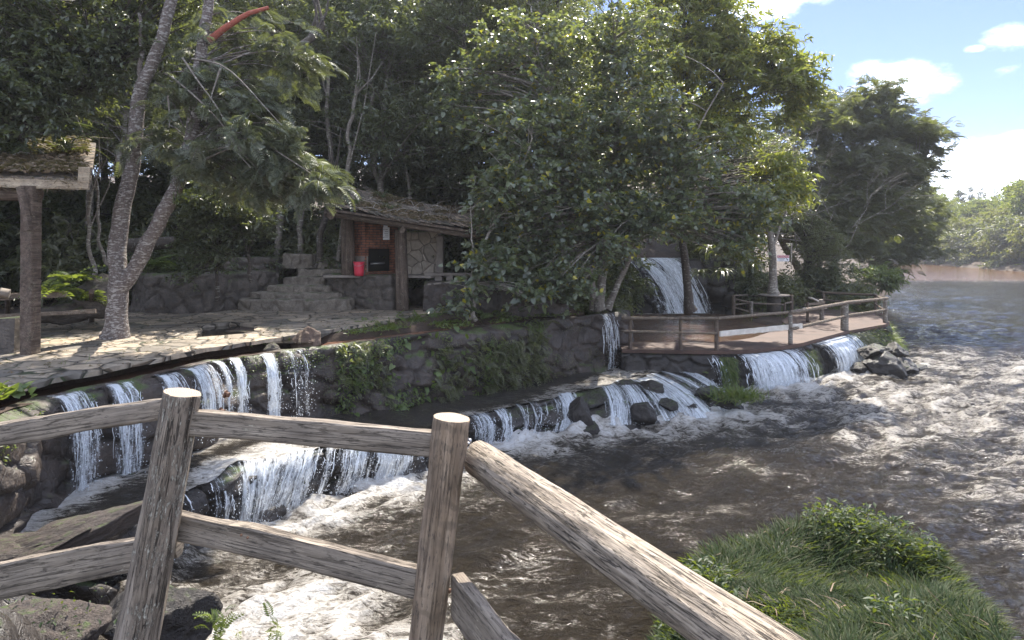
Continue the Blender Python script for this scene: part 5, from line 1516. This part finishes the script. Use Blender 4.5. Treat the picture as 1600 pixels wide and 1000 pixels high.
protos = [
 proto('evergreen_tree', 'x', 'tree', 12, rnd_ells(12, 3.6, 2.6, 11, 26), M_leaf_dark, M_bark_dark, LEAF, .15, 6, 14, .62, nst=2),
 proto('evergreen_tree', 'x', 'tree', 13, rnd_ells(13, 4.4, 2.3, 11, 26), M_leaf_olive, M_bark_grey, LEAF, .14, 6, 14, .58, nst=1),
 proto('evergreen_tree', 'x', 'tree', 11, rnd_ells(11, 2.6, 2.8, 12, 26), M_leaf_dark, M_bark_grey, LONG, .20, 6, 11, .64, nst=2),
 proto('evergreen_tree', 'x', 'tree', 9, rnd_ells(9, 1.4, 2.6, 12, 24), M_leaf_olive, M_bark_dark, LEAF, .15, 6, 13, .60, nst=3),
]
bush = [proto('bush', 'x', 'bush', 2.4, rnd_ells(2.4, .2, 1.5, 7, 20), M_leaf_dark, M_bark_dark, LEAF, .16, 5, 10, .40, r0=.04, lean=.5, nst=3, limb_r=.012),
        proto('bush', 'x', 'bush', 2.0, rnd_ells(2.0, .1, 1.3, 7, 18), M_leaf_olive, M_bark_dark, LONG, .20, 5, 9, .38, r0=.04, lean=.5, nst=3, limb_r=.012)]
used = set()
def place(pl, k, x, y, rz, sc, label, group=None, z=None, tint=None):
    z = lz(x, y)-.1 if z is None else z
    key = id(pl[k])
    src = pl[k]
    if key not in used:
        used.add(key); src.location = (x, y, z); src.rotation_euler = (0, 0, rz); src.scale = sc if isinstance(sc, tuple) else (sc, sc, sc)
        src['label'] = label
        if group: src['group'] = group
        return src
    return copy_tree(src, (x, y, z), rz, sc, label, group)
LAB = [
 ('dark evergreen in the shade behind the left open shelter', 'trees behind the left shelter', [(-16.5, 19.5, 0, 1.0), (-13.6, 22, 1, 1.0), (-19, 24, 2, 1.15), (-22, 19.5, 2, 1.1), (-16, 27, 1, 1.2)]),
 ('slim evergreen in the wood behind the forked tree', 'trees behind the forked tree', [(-11.5, 19.6, 1, .95), (-10.6, 24, 0, 1.1), (-13, 26, 3, 1.3), (-12, 31, 2, 1.4)]),
 ('evergreen tree in the wood above the stone steps', 'trees above the steps', [(-8.4, 23.5, 1, 1.05), (-6.9, 26.5, 0, 1.15), (-9, 30, 2, 1.3), (-5.2, 31, 1, 1.35)]),
 ('dense evergreen tree in the wood behind the shelter roof', 'trees behind the brick shelter', [(-4.6, 23.6, 2, 1.0), (-3.0, 27, 1, 1.1), (-1.2, 23.4, 0, .95), (-.8, 30.5, 2, 1.3)]),
 ('evergreen tree in the wood behind the heart leaved tree', 'trees behind the heart leaved tree', [(1.4, 24.3, 1, .98), (3.3, 26.3, 3, 1.1), (1.8, 30, 0, 1.15), (4.4, 33.5, 2, 1.1), (7.0, 34.5, 1, .95)]),
 ('bushy evergreen above the tall waterfall', 'trees above the waterfall', [(10.2, 33.5, 3, .92), (12.6, 35.5, 3, 1.0), (9.2, 38.5, 0, .95), (14.6, 32.8, 3, .55)]),
]
kk = 0
for lab, grp, L_ in LAB:
    for (x, y, k, s) in L_:
        kk += 1; place(protos, k, x, y, kk*1.9, s, lab, grp)
for i, (x, y) in enumerate([(-25, 30), (-21, 32), (-18, 31), (-15, 33.5), (-12.5, 35), (-10, 33), (-7.5, 34.5), (-5, 35.5), (-2.5, 33.5), (0, 36), (-14, 29), (-10.6, 28), (-7.2, 29), (-3.6, 29.6), (-.4, 27.4), (2.6, 34.5), (-28, 26), (-24, 24.5)]):
    place(protos, 3 if i % 3 else 2, x, y, i*1.1, 1.15 + .1*(i % 3), 'low branched evergreen closing the back of the hillside wood', 'trees at the back of the hillside wood')
for i, (x, y, k, s) in enumerate([(-13.5, 21.5, 1, 1.5), (-16.5, 21, 0, 1.6), (-19.5, 24.5, 0, 1.9), (-16, 26.5, 1, 2.0), (-12.4, 26, 0, 2.0), (-22, 27, 1, 2.1), (-3, 28, 0, 2.0), (-6, 28, 1, 2.0), (-15.5, 24.5, 0, 1.3), (-12, 23, 1, 1.3), (-9.3, 26, 0, 1.4), (-6.6, 24.4, 1, 1.3), (-5.0, 22.8, 0, 1.0), (-4.5, 26, 0, 1.4), (-2.2, 25, 1, 1.4), (.3, 25.5, 0, 1.3), (-11, 18.9, 1, .7), (-18.5, 22, 1, 1.3), (-14.5, 17.6, 0, 1.0), (-12.4, 18.4, 1, .9), (-17.5, 17, 1, 1.2), (-11.2, 20.4, 0, 1.0), (-9.6, 21.2, 1, .7), (-8.3, 21.8, 0, .8), (-3.6, 22.2, 1, 1.1), (-1.6, 21.2, 0, 1.0), (-.2, 20.6, 1, .8),
                                   (1.2, 21.6, 0, .9), (2.6, 22.6, 1, .9), (3.0, 25, 0, 1.1)]):
    place(bush, k, x, y, i*2.3, s, 'low dark bush filling the shade at the foot of the hillside wood', 'bushes at the foot of the wood')
for i, (x, y, k, s, l) in enumerate([(10.6, 31.2, 0, 1.1, 'dark bush right of the tall waterfall'), (12.6, 31.6, 1, 1.0, 'olive bush behind the warning sign'), (9.0, 32.0, 1, .9, 'bush on the cliff top right above the waterfall'),
                                      (4.2, 31.8, 0, .9, 'bush on the cliff top left above the waterfall'), (15.2, 32.5, 0, 1.0, 'dark bush behind the back railing'), (17.2, 33.8, 1, 1.0, 'bush at the right end of the back railing')]):
    place(bush, k, x, y, i*1.7, s, l)

# ---------------- slender trunks visible in the wood
for i, (l, x0, y0, x1, y1, Yd, r) in enumerate([
  ('slim leaning pale trunk right of the steps, rising left of the shelter roof', 525, 420, 560, 130, 21.5, .085), ('dark trunk growing out of the top steps', 490, 420, 515, 250, 21.6, .12),
  ('thin trunk between the forked tree and the steps', 468, 415, 478, 300, 22.6, .12), ('pale crooked trunk high above the steps', 515, 250, 505, 90, 23, .09),
  ('thin straight trunk behind the left shelter post', 143, 420, 140, 300, 15.5, .05), ('thin leaning trunk left of the forked tree', 168, 400, 150, 280, 15.8, .04), ('thin dark trunk behind the shelter roof', 640, 300, 628, 180, 24, .06),
  ('dark forked limb crossing above the feathery tree', 425, 90, 505, 40, 19, .14)]):
    mb = MB(); a = W(x0, y0+14, Yd); b = W(x1, y1, Yd); mid = (a+b)/2 + Vector((.1*math.sin(i*2), 0, 0)); mid2 = a.lerp(b, .75) + Vector((-.12*math.cos(i*3), 0, 0))
    P = trunk_tube(mb, [a, mid, mid2, b], r, r*.6, 10, .03, 30+i, False)
    a_ = P[-1]
    for q in range(4):
        e = np.array(a_) + np.array([RNG.normal(0, .5), RNG.normal(0, .3), RNG.uniform(.6, 1.6)]); s0 = P[int(len(P)*RNG.uniform(.5, .98))]
        mb.tube([Vector(s0), Vector((s0+e)/2 + [.1, 0, 0]), Vector(e)], [r*.4, r*.25, r*.1], 6, False)
    tag(mb.build('slender_tree', M_bark_grey if i not in (1, 7) else M_bark_dark), l, 'tree trunk')

# ---------------- tree through the round table
tbp = TABLE + Vector((0, 0, .79))
tree('table_tree', 'straight trunk standing through the round table with dark leaves above', 'tree', tbp,
     [([tbp, W(1208, 420, TABLE.y), W(1205, 380, TABLE.y), W(1200, 320, TABLE.y+.2), W(1190, 240, TABLE.y+.4)], .17, .10), ([W(1206, 388, TABLE.y), W(1222, 350, TABLE.y), W(1240, 300, TABLE.y)], .06, .03)],
     [pe(1190, 250, TABLE.y+.8, 2.2, 1.5, 2.0, 70), pe(1150, 330, TABLE.y+1.5, 1.6, 1.2, 1.2, 40), pe(1240, 330, TABLE.y+1.2, 1.2, .9, 1.0, 22)], M_leaf_olive, M_bark_grey, LEAF, .17, 5, 10, .5)

# ---------------- river bank trees on the right, wide and dark
def P38(px, py, Y, rx, ry, rz, n): return pe(px, py, Y, rx, ry, rz, n)
tree('riverbank_tree', 'wide dark feathery tree leaning out over the river at the bend', 'tree', Vector((17.0, 39, 1.6)),
     [([(17, 39, 1.2), (17.2, 38.6, 4), (18.4, 38, 7.5), (20.0, 37.5, 10.5)], .35, .12), ([(17.1, 39, 2), (15.2, 39, 5), (14.5, 38.6, 9)], .22, .10), ([(17.6, 38.5, 5.5), (20.5, 37.5, 7.0), (23, 37, 8.8)], .16, .06)],
     [P38(1330, 190, 37.5, 3.0, 2.2, 1.4, 90), P38(1270, 200, 37, 2.6, 2.2, 1.9, 80), P38(1385, 200, 37.2, 2.4, 2.0, 1.0, 60), P38(1425, 215, 37, 1.7, 1.5, .6, 34), P38(1350, 260, 36.4, 3.2, 2.2, 1.2, 80), P38(1410, 275, 37, 1.7, 1.5, .8, 36),
      P38(1290, 290, 36, 3.0, 2.0, 1.6, 70), P38(1355, 330, 36, 2.8, 2.0, 1.3, 60), P38(1300, 370, 35, 2.6, 1.6, 1.3, 55), P38(1250, 340, 35.5, 2.0, 1.6, 1.8, 46), P38(1395, 340, 38, 1.4, 1.3, 1.2, 34), P38(1445, 240, 37, .9, .8, .35, 10), P38(1370, 150, 37.6, 1.4, 1.2, .6, 22)],
     M_leaf_bank, M_bark_grey, FROND, .52, 5, 4, .70, limb_r=.03, every=2, droop=.1, flat=.35, bias=(.35, -.1, .10), along=1.3)
tree('riverbank_tree', 'dark tree with branches trailing to the water behind the leaning riverside tree', 'tree', Vector((25, 53, 1.6)),
     [([(25, 53, 1.2), (26, 52.5, 6), (29, 52, 11)], .3, .1)],
     [P38(1390, 330, 51, 4.0, 3, 3.0, 90), P38(1425, 330, 52, 2.0, 2, 2.2, 40), P38(1385, 390, 50, 3.2, 2.2, 1.8, 60), P38(1340, 300, 52, 4, 3, 4, 60), P38(1400, 270, 52, 2.4, 2, 1.4, 36)],
     M_leaf_bank, M_bark_dark, FROND, .62, 5, 4, .9, limb_r=.03, every=3, droop=.3, flat=.4, bias=(.3, -.1, 0), along=1.2)
tree('shore_bush', 'bright green bush at the waterline beyond the end of the walkway', 'bush', Vector((27.2, 50, 1.0)),
     [([(26.5, 49, .6), (26.6, 49, 1.6)], .06, .02)], [P38(1380, 435, 47, 1.3, 1.0, .85, 34), P38(1395, 440, 46, .7, .8, .55, 16), P38(1360, 430, 46, 1.0, .8, .9, 20)], M_leaf_fern, M_bark_dark, LONG, .30, 5, 10, .45, limb_r=.01)
# pale bare branches in front of the riverside tree
def bare(mb, p, d, L, r, depth):
    q = p + d*L; m_ = (p+q)/2 + Vector((random.gauss(0, .06), random.gauss(0, .06), random.gauss(0, .05)))*L
    mb.tube([p, m_, q], [r, r*.8, r*.6], 5, False)
    if depth == 0: return
    for _ in range(random.choice((2, 3, 3))):
        nd = (d + Vector((random.gauss(0, .55), random.gauss(0, .35), random.gauss(.05, .45)))).normalized()
        bare(mb, p.lerp(q, random.uniform(.5, 1)), nd, L*random.uniform(.6, .85), r*.6, depth-1)
bt_ = empty('bare_tree', (15.4, 33.5, 1.2), 'leafless tree with pale grey branches in front of the dark riverside tree', 'tree')
mb = MB(); bp_ = Vector((15.4, 33.5, 1.2))
for d, L in ((Vector((-.12, -.1, 1)), 3.6), (Vector((.18, 0, 1)), 3.4), (Vector((-.25, -.2, .9)), 3.4)):
    bare(mb, bp_, d.normalized(), L, .06, 5)
mb.build('branches', M_bark_grey, bt_)

# ---------------- far bank trees
far = [proto('far_tree', 'x', 'tree', 14, rnd_ells(14, 1.5, 4.6, 12, 16), M_leaf_far, M_bark_grey, LONG, .85, 5, 7, 1.1, r0=.2, limb_r=.04),
       proto('far_tree', 'x', 'tree', 10, rnd_ells(10, .3, 4.8, 12, 16), M_leaf_far2, M_bark_grey, LONG, .80, 5, 7, 1.1, r0=.2, limb_r=.04),
       proto('far_tree', 'x', 'tree', 8, rnd_ells(8, .1, 4.6, 12, 14), M_leaf_bank, M_bark_dark, LONG, .75, 5, 7, 1.0, r0=.2, limb_r=.04)]
pos = [(84.5, 100, 2, 1.0, 'olive bank tree at the right edge of the far shore'), (87, 108, 1, 1.0, 'ochre tree at the waterline near the right edge'), (88.5, 116, 2, 1.05, 'dark overhanging tree on the far shore right of the middle'),
       (90.5, 124, 1, .95, 'ochre green tree in the middle of the far shore'), (92.5, 132, 2, 1.0, 'grey green tree left of the ochre tree on the far shore'), (94.5, 141, 1, .9, 'low ochre tree at the far river bend'),
       (91, 159, 2, 1.25, 'dark tree closing the river bend'), (83, 163, 2, 1.2, 'dark tree left of the river bend'), (96, 150, 2, 1.0, 'shaded tree just right of the river bend'), (75, 163, 2, 1.4, 'dark tree behind the riverside branches at the bend')]
for i, (x, y, k, s, l) in enumerate(pos): place(far, k, x, y, i*1.3, (s*1.05, s*1.05, s), l)
pos = [(93, 106), (95, 114), (97, 122), (99, 131), (101, 140), (104, 149), (99, 160), (92, 169), (84, 172), (104, 168), (97, 100), (103, 118), (107, 130), (110, 144), (112, 158)]
for i, (x, y) in enumerate(pos):
    place(far, 0 if i % 4 else 1, x, y, i*2.1, RNG.uniform(.9, 1.15), 'sunlit yellow green tree in the wood along the far shore', 'sunlit trees on the far shore')
for i, (px, yt, Yd) in enumerate([(1416, 292, 172), (1445, 300, 175), (1458, 296, 180), (1497, 286, 178), (1514, 285, 176), (1533, 288, 180), (1554, 292, 172), (1573, 296, 165), (1590, 300, 160)]):
    sx = (px-800)/FOC*Yd; top = W(px, yt, Yd); root = empty('spire_tree', (sx, Yd, top.z-14), ['first', 'second', 'third', 'fourth', 'fifth', 'sixth', 'seventh', 'eighth', 'ninth'][i] + ' thin spire topped tree from the left on the far skyline', 'tree', 'spire trees on the far skyline')
    mb = MB(); mb.tube([(sx, Yd, top.z-14), (sx, Yd, top.z)], [.22, .05], 6, False); mb.build('trunk', M_bark_dark, root)
    n = 150; h = RNG.uniform(0, 1, n)**.8*9; a = RNG.uniform(0, 6.28, n); rr = .35 + h*.2
    P = np.stack([sx + np.cos(a)*rr*.3, Yd + np.sin(a)*rr*.3, top.z - h], 1)
    g = scatter(T_frond(5, .35, .12, -.1), P, np.stack([np.cos(a), np.sin(a), np.full(n, .35)], 1), np.tile([0, 0, 1.], (n, 1)), rr*1.1 + .4)
    leaf_obj('crown', g, M_leaf_bank, root)

# ---------------- plants
def blade_T():
    V = np.array([(0, .03, 0), (0, -.03, 0), (.5, .022, .10), (.5, -.022, .10), (1, 0, -.05)])
    return V, np.array([(0, 1, 3), (0, 3, 2), (2, 3, 4)])
BLADE = blade_T()
M_leaf_weed = m_leaf("weed_leaf", [(.016, .031, .012), (.027, .048, .018), (.042, .065, .024)], .5, .3, .25)
M_leaf_grassd = m_leaf("dark_grass_blade", [(.013, .025, .010), (.022, .040, .014), (.035, .056, .020), (.08, .08, .045)], .6, .3, .15)
# grass and weeds on the near mound
n = 70000; gx_ = RNG.uniform(.8, 5.4, n); gy_ = RNG.uniform(3.2, 8.8, n); d = sdist(gx_, gy_, NB); zz_ = near(gx_, gy_)
k = (d > .02) & (zz_ > .02); gx_, gy_, zz_ = gx_[k], gy_[k], zz_[k]; n = len(gx_)
a = RNG.uniform(0, 6.28, n); swirl = fbm(gx_*1.3, gy_*1.3, 0, 3, 44)*5
dirs = np.stack([np.cos(a*.35+swirl), np.sin(a*.35+swirl), RNG.uniform(.1, 1.0, n)], 1)
hh = .55 + .8*vnoise(gx_*1.6, gy_*1.6, 0, 45) + .5*np.exp(-((gx_-3.7)/.7)**2-((gy_-7.8)/.6)**2)*vnoise(gx_*4, gy_*4, 0, 46)
g1 = scatter(BLADE, np.stack([gx_, gy_, zz_-.02], 1), dirs, RNG.normal(0, .4, (n, 3)) + [0, 0, 1], .22*hh*RNG.uniform(.5, 1.3, n))
tag(leaf_obj('grass', g1, M_leaf_grassd), kind='stuff')
w_ = vnoise(gx_*1.2, gy_*1.2, 0, 47) + .9*np.exp(-((gx_-3.75)/.8)**2-((gy_-7.85)/.6)**2) + .5*np.exp(-((gx_-1.9)/.6)**2-((gy_-6.6)/.8)**2)
k = (w_ > .86) & (RNG.uniform(0, 1, n) < .38); m_ = int(k.sum()); kx = np.repeat(np.flatnonzero(k), 1)
P = np.stack([gx_[kx], gy_[kx], zz_[kx] + RNG.uniform(.0, .26, len(kx))*hh[kx]], 1)
g2 = scatter(LEAF, P, rdirs(len(kx), .2, .5), RNG.normal(0, .5, (len(kx), 3)) + [0, 0, 1], RNG.uniform(.035, .10, len(kx)))
tag(leaf_obj('weeds', g2, M_leaf_weed), kind='stuff')
n = 160; kx = RNG.integers(0, len(gx_), n)
a = RNG.uniform(0, 6.28, n)
tag(leaf_obj('dry_grass', scatter(BLADE, np.stack([gx_[kx], gy_[kx], zz_[kx]+.07], 1), np.stack([np.cos(a), np.sin(a), RNG.uniform(-.05, .35, n)], 1), RNG.normal(0, .3, (n, 3)) + [0, 0, 1], RNG.uniform(.10, .26, n)), M_leaf_dry), kind='stuff')

# ferns and creepers on the retaining wall
wgf = wg[3:]; wpx = wgf[..., 0]/np.maximum(wgf[..., 1], .1)*FOC + 800
def on_wall(n, x0, x1, f0, f1, thr, seed, sc=1.4):
    pts, nr = [], []
    r_, c_ = wgf.shape[:2]; cols = np.flatnonzero((wpx[0] > x0) & (wpx[0] < x1) & (np.arange(c_) < len(Lp)))
    ci = RNG.choice(cols, n*3); ri = (RNG.uniform(f0, f1, n*3)*(r_-1)).astype(int)
    p = wgf[ri, ci]; w = vnoise(p[:, 0]*sc, p[:, 1]*sc, p[:, 2]*sc, seed); k = np.flatnonzero(w > thr)[:n]
    return p[k], Len[ci[k]]
def wall_stuff(name, n, x0, x1, f0, f1, thr, T, size, mat, seed, out=.06, dz=-.3, sc=1.4):
    p, nn = on_wall(n, x0, x1, f0, f1, thr, seed, sc); n = len(p)
    o3 = np.concatenate([nn, np.zeros((n, 1))], 1)
    d = o3*.7 + RNG.normal(0, .55, (n, 3)) + [0, 0, dz]
    g = scatter(T, p + o3*RNG.uniform(0, out, (n, 1)), d, o3*.8 + [0, 0, .8] + RNG.normal(0, .3, (n, 3)), size*RNG.uniform(.5, 1.3, n))
    return tag(leaf_obj(name, g, mat), kind='stuff')
wall_stuff('wall_creeper', 2400, 520, 850, .0, .9, .52, LEAF, .085, M_leaf_fern, 71, .12)
wall_stuff('wall_ferns', 420, 525, 860, .0, .92, .52, FERN, .24, M_leaf_olive, 72, .06)
wall_stuff('wall_ferns', 260, 740, 840, .15, .9, .3, FERN, .34, M_leaf_olive, 76, .06)
wall_stuff('wall_leaves', 150, 530, 720, .0, .85, .45, HEART, .15, M_leaf_fern, 73, .12)
wall_stuff('wall_moss', 6000, 500, 960, .1, 1.0, .50, LEAF, .035, M_leaf_olive, 74, .03, sc=2.2)
wall_stuff('wall_moss', 1500, -60, 520, .0, .2, .50, LEAF, .04, M_leaf_fern, 75, .03, sc=2.2)
# tufts along the channel edges
def along_channel(name, n, t0, t1, x0, x1, T, size, mat, thr=.45, seed=80):
    ci = RNG.choice(np.flatnonzero((Lp[:, 0]/Lp[:, 1]*FOC+800 > x0) & (Lp[:, 0]/Lp[:, 1]*FOC+800 < x1)), n); t = RNG.uniform(t0, t1, n)
    P = np.stack([Lp[ci, 0]-Ln[ci, 0]*t, Lp[ci, 1]-Ln[ci, 1]*t, np.full(n, 2.10)], 1); k = vnoise(P[:, 0]*1.3, P[:, 1]*1.3, 0, seed) > thr; P = P[k]; n = len(P)
    g = scatter(T, P, rdirs(n, .5, .5), RNG.normal(0, .5, (n, 3)) + [0, 0, 1], size*RNG.uniform(.5, 1.3, n)); return tag(leaf_obj(name, g, mat), kind='stuff')
along_channel('path_weeds', 4200, .8, 1.3, -100, 760, LEAF, .075, M_leaf_fern)
along_channel('path_weeds', 900, 1.1, 1.5, -100, 900, BLADE, .2, M_leaf_grass, .5, 81)
along_channel('wall_top_plants', 2600, -.1, 1.6, 600, 955, LEAF, .09, M_leaf_fern, .5, 82)
along_channel('wall_top_plants', 300, .9, 2.4, 640, 955, FERN, .3, M_leaf_fern, .5, 83)
along_channel('leaf_litter', 5000, 1.2, 7, 560, 960, LEAF, .08, M_leaf_dry, .3, 84)

# forest floor litter and low growth
n = 30000; x = RNG.uniform(-24, 3.2, n); y = RNG.uniform(18.5, 34, n); z = land(x, y) + .03
tag(leaf_obj('forest_litter', scatter(LEAF, np.stack([x, y, z], 1), rdirs(n, .0, .3), RNG.normal(0, .5, (n, 3)) + [0, 0, 1], RNG.uniform(.08, .2, n)), M_leaf_dry), kind='stuff')
n = 5000; x = RNG.uniform(-24, 3.2, n); y = RNG.uniform(19.5, 32, n); z = land(x, y) + .03; k = vnoise(x*.6, y*.6, 0, 91) > .45; x, y, z = x[k], y[k], z[k]; n = len(x)
tag(leaf_obj('forest_ferns', scatter(FERN, np.stack([x, y, z], 1), rdirs(n, .7, .4), RNG.normal(0, .3, (n, 3)) + [0, 0, 1], RNG.uniform(.3, .8, n)), M_leaf_dark), kind='stuff')
# grass on the platform land behind the walkway
n = 16000; x = RNG.uniform(8.6, 20, n); y = RNG.uniform(22, 40, n); d = np.minimum(sdist(x, y, PL), -sdist(x, y, PP)); path = inpoly(x, y, [(10, 24.3), (11.3, 24.5), (15.5, 27), (16, 29.2), (12.2, 30), (12, 27.5), (11, 28.6), (9.6, 28)])
k = (d > .1) & ~path & ~inpoly(x, y, din + dback) & (vnoise(x*.9, y*.9, 0, 92) > .35); x, y = x[k], y[k]; n = len(x)
tag(leaf_obj('grass', scatter(BLADE, np.stack([x, y, land(x, y)], 1), rdirs(n, .9, .4), RNG.normal(0, .4, (n, 3)) + [0, 0, 1], RNG.uniform(.12, .34, n)), M_leaf_grass), kind='stuff')
n = 5000; a = RNG.uniform(0, 1, n); ii = (a*(len(Dp)-1)).astype(int); ii = np.maximum(ii, Dat(1322)); t = RNG.uniform(-.1, .5, n)
P = np.stack([Dp[ii, 0]+Dn[ii, 0]*t, Dp[ii, 1]+Dn[ii, 1]*t, 1.05 - np.maximum(t, 0)*1.5 - RNG.uniform(0, .25, n)], 1)
k = vnoise(P[:, 0]*1.1, P[:, 1]*1.1, 0, 93) > .42; P = P[k]; ii = ii[k]; n = len(P)
tag(leaf_obj('hanging_grass', scatter(BLADE, P, np.stack([Dn[ii, 0], Dn[ii, 1], RNG.uniform(-1.2, .2, n)], 1) + RNG.normal(0, .4, (n, 3)), RNG.normal(0, .4, (n, 3)) + [0, 0, 1], RNG.uniform(.15, .4, n)), M_leaf_grass), kind='stuff')
def hang(label, px0, px1, z0, z1, n, L, name='grass_tuft', mat=None):
    i0, i1 = Dat(px0), Dat(px1); ii = RNG.integers(i0, i1+1, n); z = RNG.uniform(z0, z1, n); t = .16 + (1.0-z)*.30
    P = np.stack([Dp[ii, 0]+Dn[ii, 0]*t, Dp[ii, 1]+Dn[ii, 1]*t, z], 1)
    g = scatter(BLADE, P, np.stack([Dn[ii, 0], Dn[ii, 1], RNG.uniform(-2.2, -.3, n)], 1) + RNG.normal(0, .3, (n, 3)), RNG.normal(0, .4, (n, 3)) + [0, 0, 1], L*RNG.uniform(.5, 1.2, n))
    return tag(leaf_obj(name, g, mat or M_leaf_grass), label, 'grass tuft')
hang('green grass hanging down the walkway wall left of the broad fall', 1122, 1138, .35, .95, 500, .35)
hang('mossy strip of grass between the two walkway falls', 1242, 1262, .15, .9, 420, .22)
hang('brown green grass hanging under the walkway right of the second fall', 1326, 1352, .4, 1.0, 500, .4, mat=M_leaf_bank)
def tuft(label, c, rx, ry, n, L, mat=None, name='grass_tuft', T=BLADE, up=.8, cat='grass tuft'):
    P = np.array([list(c)]) + RNG.normal(0, 1, (n, 3))*[rx, ry, .04]
    return tag(leaf_obj(name, scatter(T, P, rdirs(n, up, .5), RNG.normal(0, .4, (n, 3)) + [0, 0, 1], L*RNG.uniform(.5, 1.2, n)), mat or M_leaf_grass), label, cat)
tuft('bright grass tuft on the last rock of the cascade', G(1150, 622, .35), .28, .2, 900, .34)
tuft('low green plants on the shelf rock under the left end of the walkway', G(1060, 562, .62), .5, .25, 900, .14, M_leaf_fern, 'shelf_plants', LEAF, .4, 'plants')
tuft('small ferns above the cascade rocks near the hanging grass', G(1105, 575, .5), .3, .2, 160, .22, M_leaf_fern, 'shelf_plants', FERN, .6, 'plants')
tuft('leafy green plant at the left edge where the paving ends', G(4, 626, 2.1) + Vector((0, .1, .08)), .12, .10, 46, .16, M_leaf_fern, 'leafy_plant', HEART, .5, 'plant')
tuft('feathery green sprig beside the bark covered post at the bottom edge', W(345, 990, 2.72), .030, .02, 22, .075, M_leaf_fern, 'fern_sprig', FERN, 1.2, 'sprig')
tuft('smaller feathery sprig behind the tan stone at the bottom edge', W(432, 990, 2.74), .020, .02, 14, .065, M_leaf_fern, 'fern_sprig', FERN, 1.2, 'sprig')
tuft('mossy weeds on the rocky shoulder below the lower left rail', Vector((-3.2, 4.5, 1.55)), .3, .25, 120, .04, M_leaf_weed, 'shoulder_weeds', LEAF, .6, 'weeds')

# strap leaved plants
for i, (l, c, n_, L) in enumerate([
  ('strap leaf plant on the left shelter roof near its corner', rq(.93, .5, .05), 26, .8), ('strap leaf plant on the left shelter roof near the picture edge', rq(.80, .35, .05), 24, .75), ('tall strap leaf plant behind the left shelter roof', rq(.90, 1.0, .05), 30, 1.1), ('pale bladed plant at the back of the left shelter roof', rq(.82, .95, .05), 26, 1.0),
  ('drooping strap leaf plant on the front of the brick shelter roof', rp(.18, .12, .06), 26, .55), ('strap leaf plant in the middle of the brick shelter roof', rp(.38, .25, .06), 24, .5), ('strap leaf plant at the back of the brick shelter roof', rp(.28, .7, .06), 24, .6)]):
    strap_plant(l, c, n_, L, .06, .75)
for i, (px, py, Yd, L) in enumerate([(1110, 395, 26.5, .95), (1150, 400, 26.8, 1.0), (1130, 430, 26.3, .9), (1175, 420, 27.2, .8), (1095, 430, 27.5, .7)]):
    strap_plant(['upper left', 'upper right', 'lower middle', 'rightmost', 'lower left'][i] + ' broad bladed plant hanging on the bank right of the tall waterfall', W(px, py, Yd), 46, L, .11, .9, 'broad_leaf_plant', M_leaf_dark, 'plant', 'broad bladed plants right of the waterfall', .3)
for i, (px, py, Yd, l) in enumerate([(110, 440, 14.2, 'fern in the shade just right of the left shelter post'), (80, 460, 13.9, 'low fern behind the rail of the left fence'), (130, 470, 14.4, 'fern between the rail fence and the forked tree'), (240, 415, 18.5, 'fern in the dark hollow behind the forked tree')]):
    strap_plant(l, W(px, py, Yd), 18, .6, .1, .9, 'shade_fern', M_leaf_fern, 'fern', None, .5, FERN)
# litter and twigs on roofs
def litter(nm, fn, n, ns, T=LEAF, L=(.06, .14)):
    u, v = RNG.uniform(.02, .98, n), RNG.uniform(.02, .98, n)
    k = vnoise(u*7, v*5, 0, ns) > (.40 if ns < 300 else .2); u, v = u[k], v[k]
    P = np.array([list(fn(a, b, .09)) for a, b in zip(u, v)]); n = len(P)
    return tag(leaf_obj(nm, scatter(T, P, rdirs(n, .1, .3), RNG.normal(0, .5, (n, 3)) + [0, 0, 1], RNG.uniform(*L, n)), M_leaf_dry), kind='stuff')
litter('roof_litter', rp, 6500, 200); litter('roof_litter', rq, 26000, 301, LEAF, (.07, .18)); 
mb = MB()
for i in range(90):
    f = rp if i % 2 else rq
    u, v = RNG.uniform(.3 if f is rq else .05, .95, 2); a = f(u, v, .12); b = a + Vector((random.gauss(0, .5), random.gauss(0, .4), random.uniform(-.02, .25)))
    mb.tube([a, (a+b)/2 + Vector((0, 0, .05)), b], [.010, .008, .004], 4, False)
tag(mb.build('fallen_twigs', M_branch_pale), kind='stuff')
litter('hanging_roots', lambda a, b, h: rq(a, .0, -.02 - .25*b*b), 1500, 305, BLADE, (.1, .25))
# fallen leaves on paving
n = 2600; x = RNG.uniform(-12, -2, n); y = RNG.uniform(8, 20, n); k = inpoly(x, y, pav) & ~inpoly(x, y, pit); x, y = x[k], y[k]; n = len(x)
tag(leaf_obj('paving_litter', scatter(LEAF, np.stack([x, y, np.full(n, 2.212)], 1), rdirs(n, 0, .1), RNG.normal(0, .2, (n, 3)) + [0, 0, 1], RNG.uniform(.04, .09, n)), M_leaf_dry), kind='stuff')

# ---------------- haze over the whole place, added to imitate lens glare and lift the shade
mb = MB(); mb.box((60, 160, 18), (520, 480, 46)); hz = mb.build('veil_haze', None); tag(hz, kind='stuff')
m = bpy.data.materials.new('veil_haze'); m.use_nodes = True; m.node_tree.nodes.clear()
pv = m.node_tree.nodes.new('ShaderNodeVolumePrincipled'); mo = m.node_tree.nodes.new('ShaderNodeOutputMaterial')
pv.inputs['Color'].default_value = (.88, .92, 1, 1); pv.inputs['Density'].default_value = .0005; pv.inputs['Anisotropy'].default_value = .45
m.node_tree.links.new(pv.outputs[0], mo.inputs['Volume']); hz.data.materials.append(m)
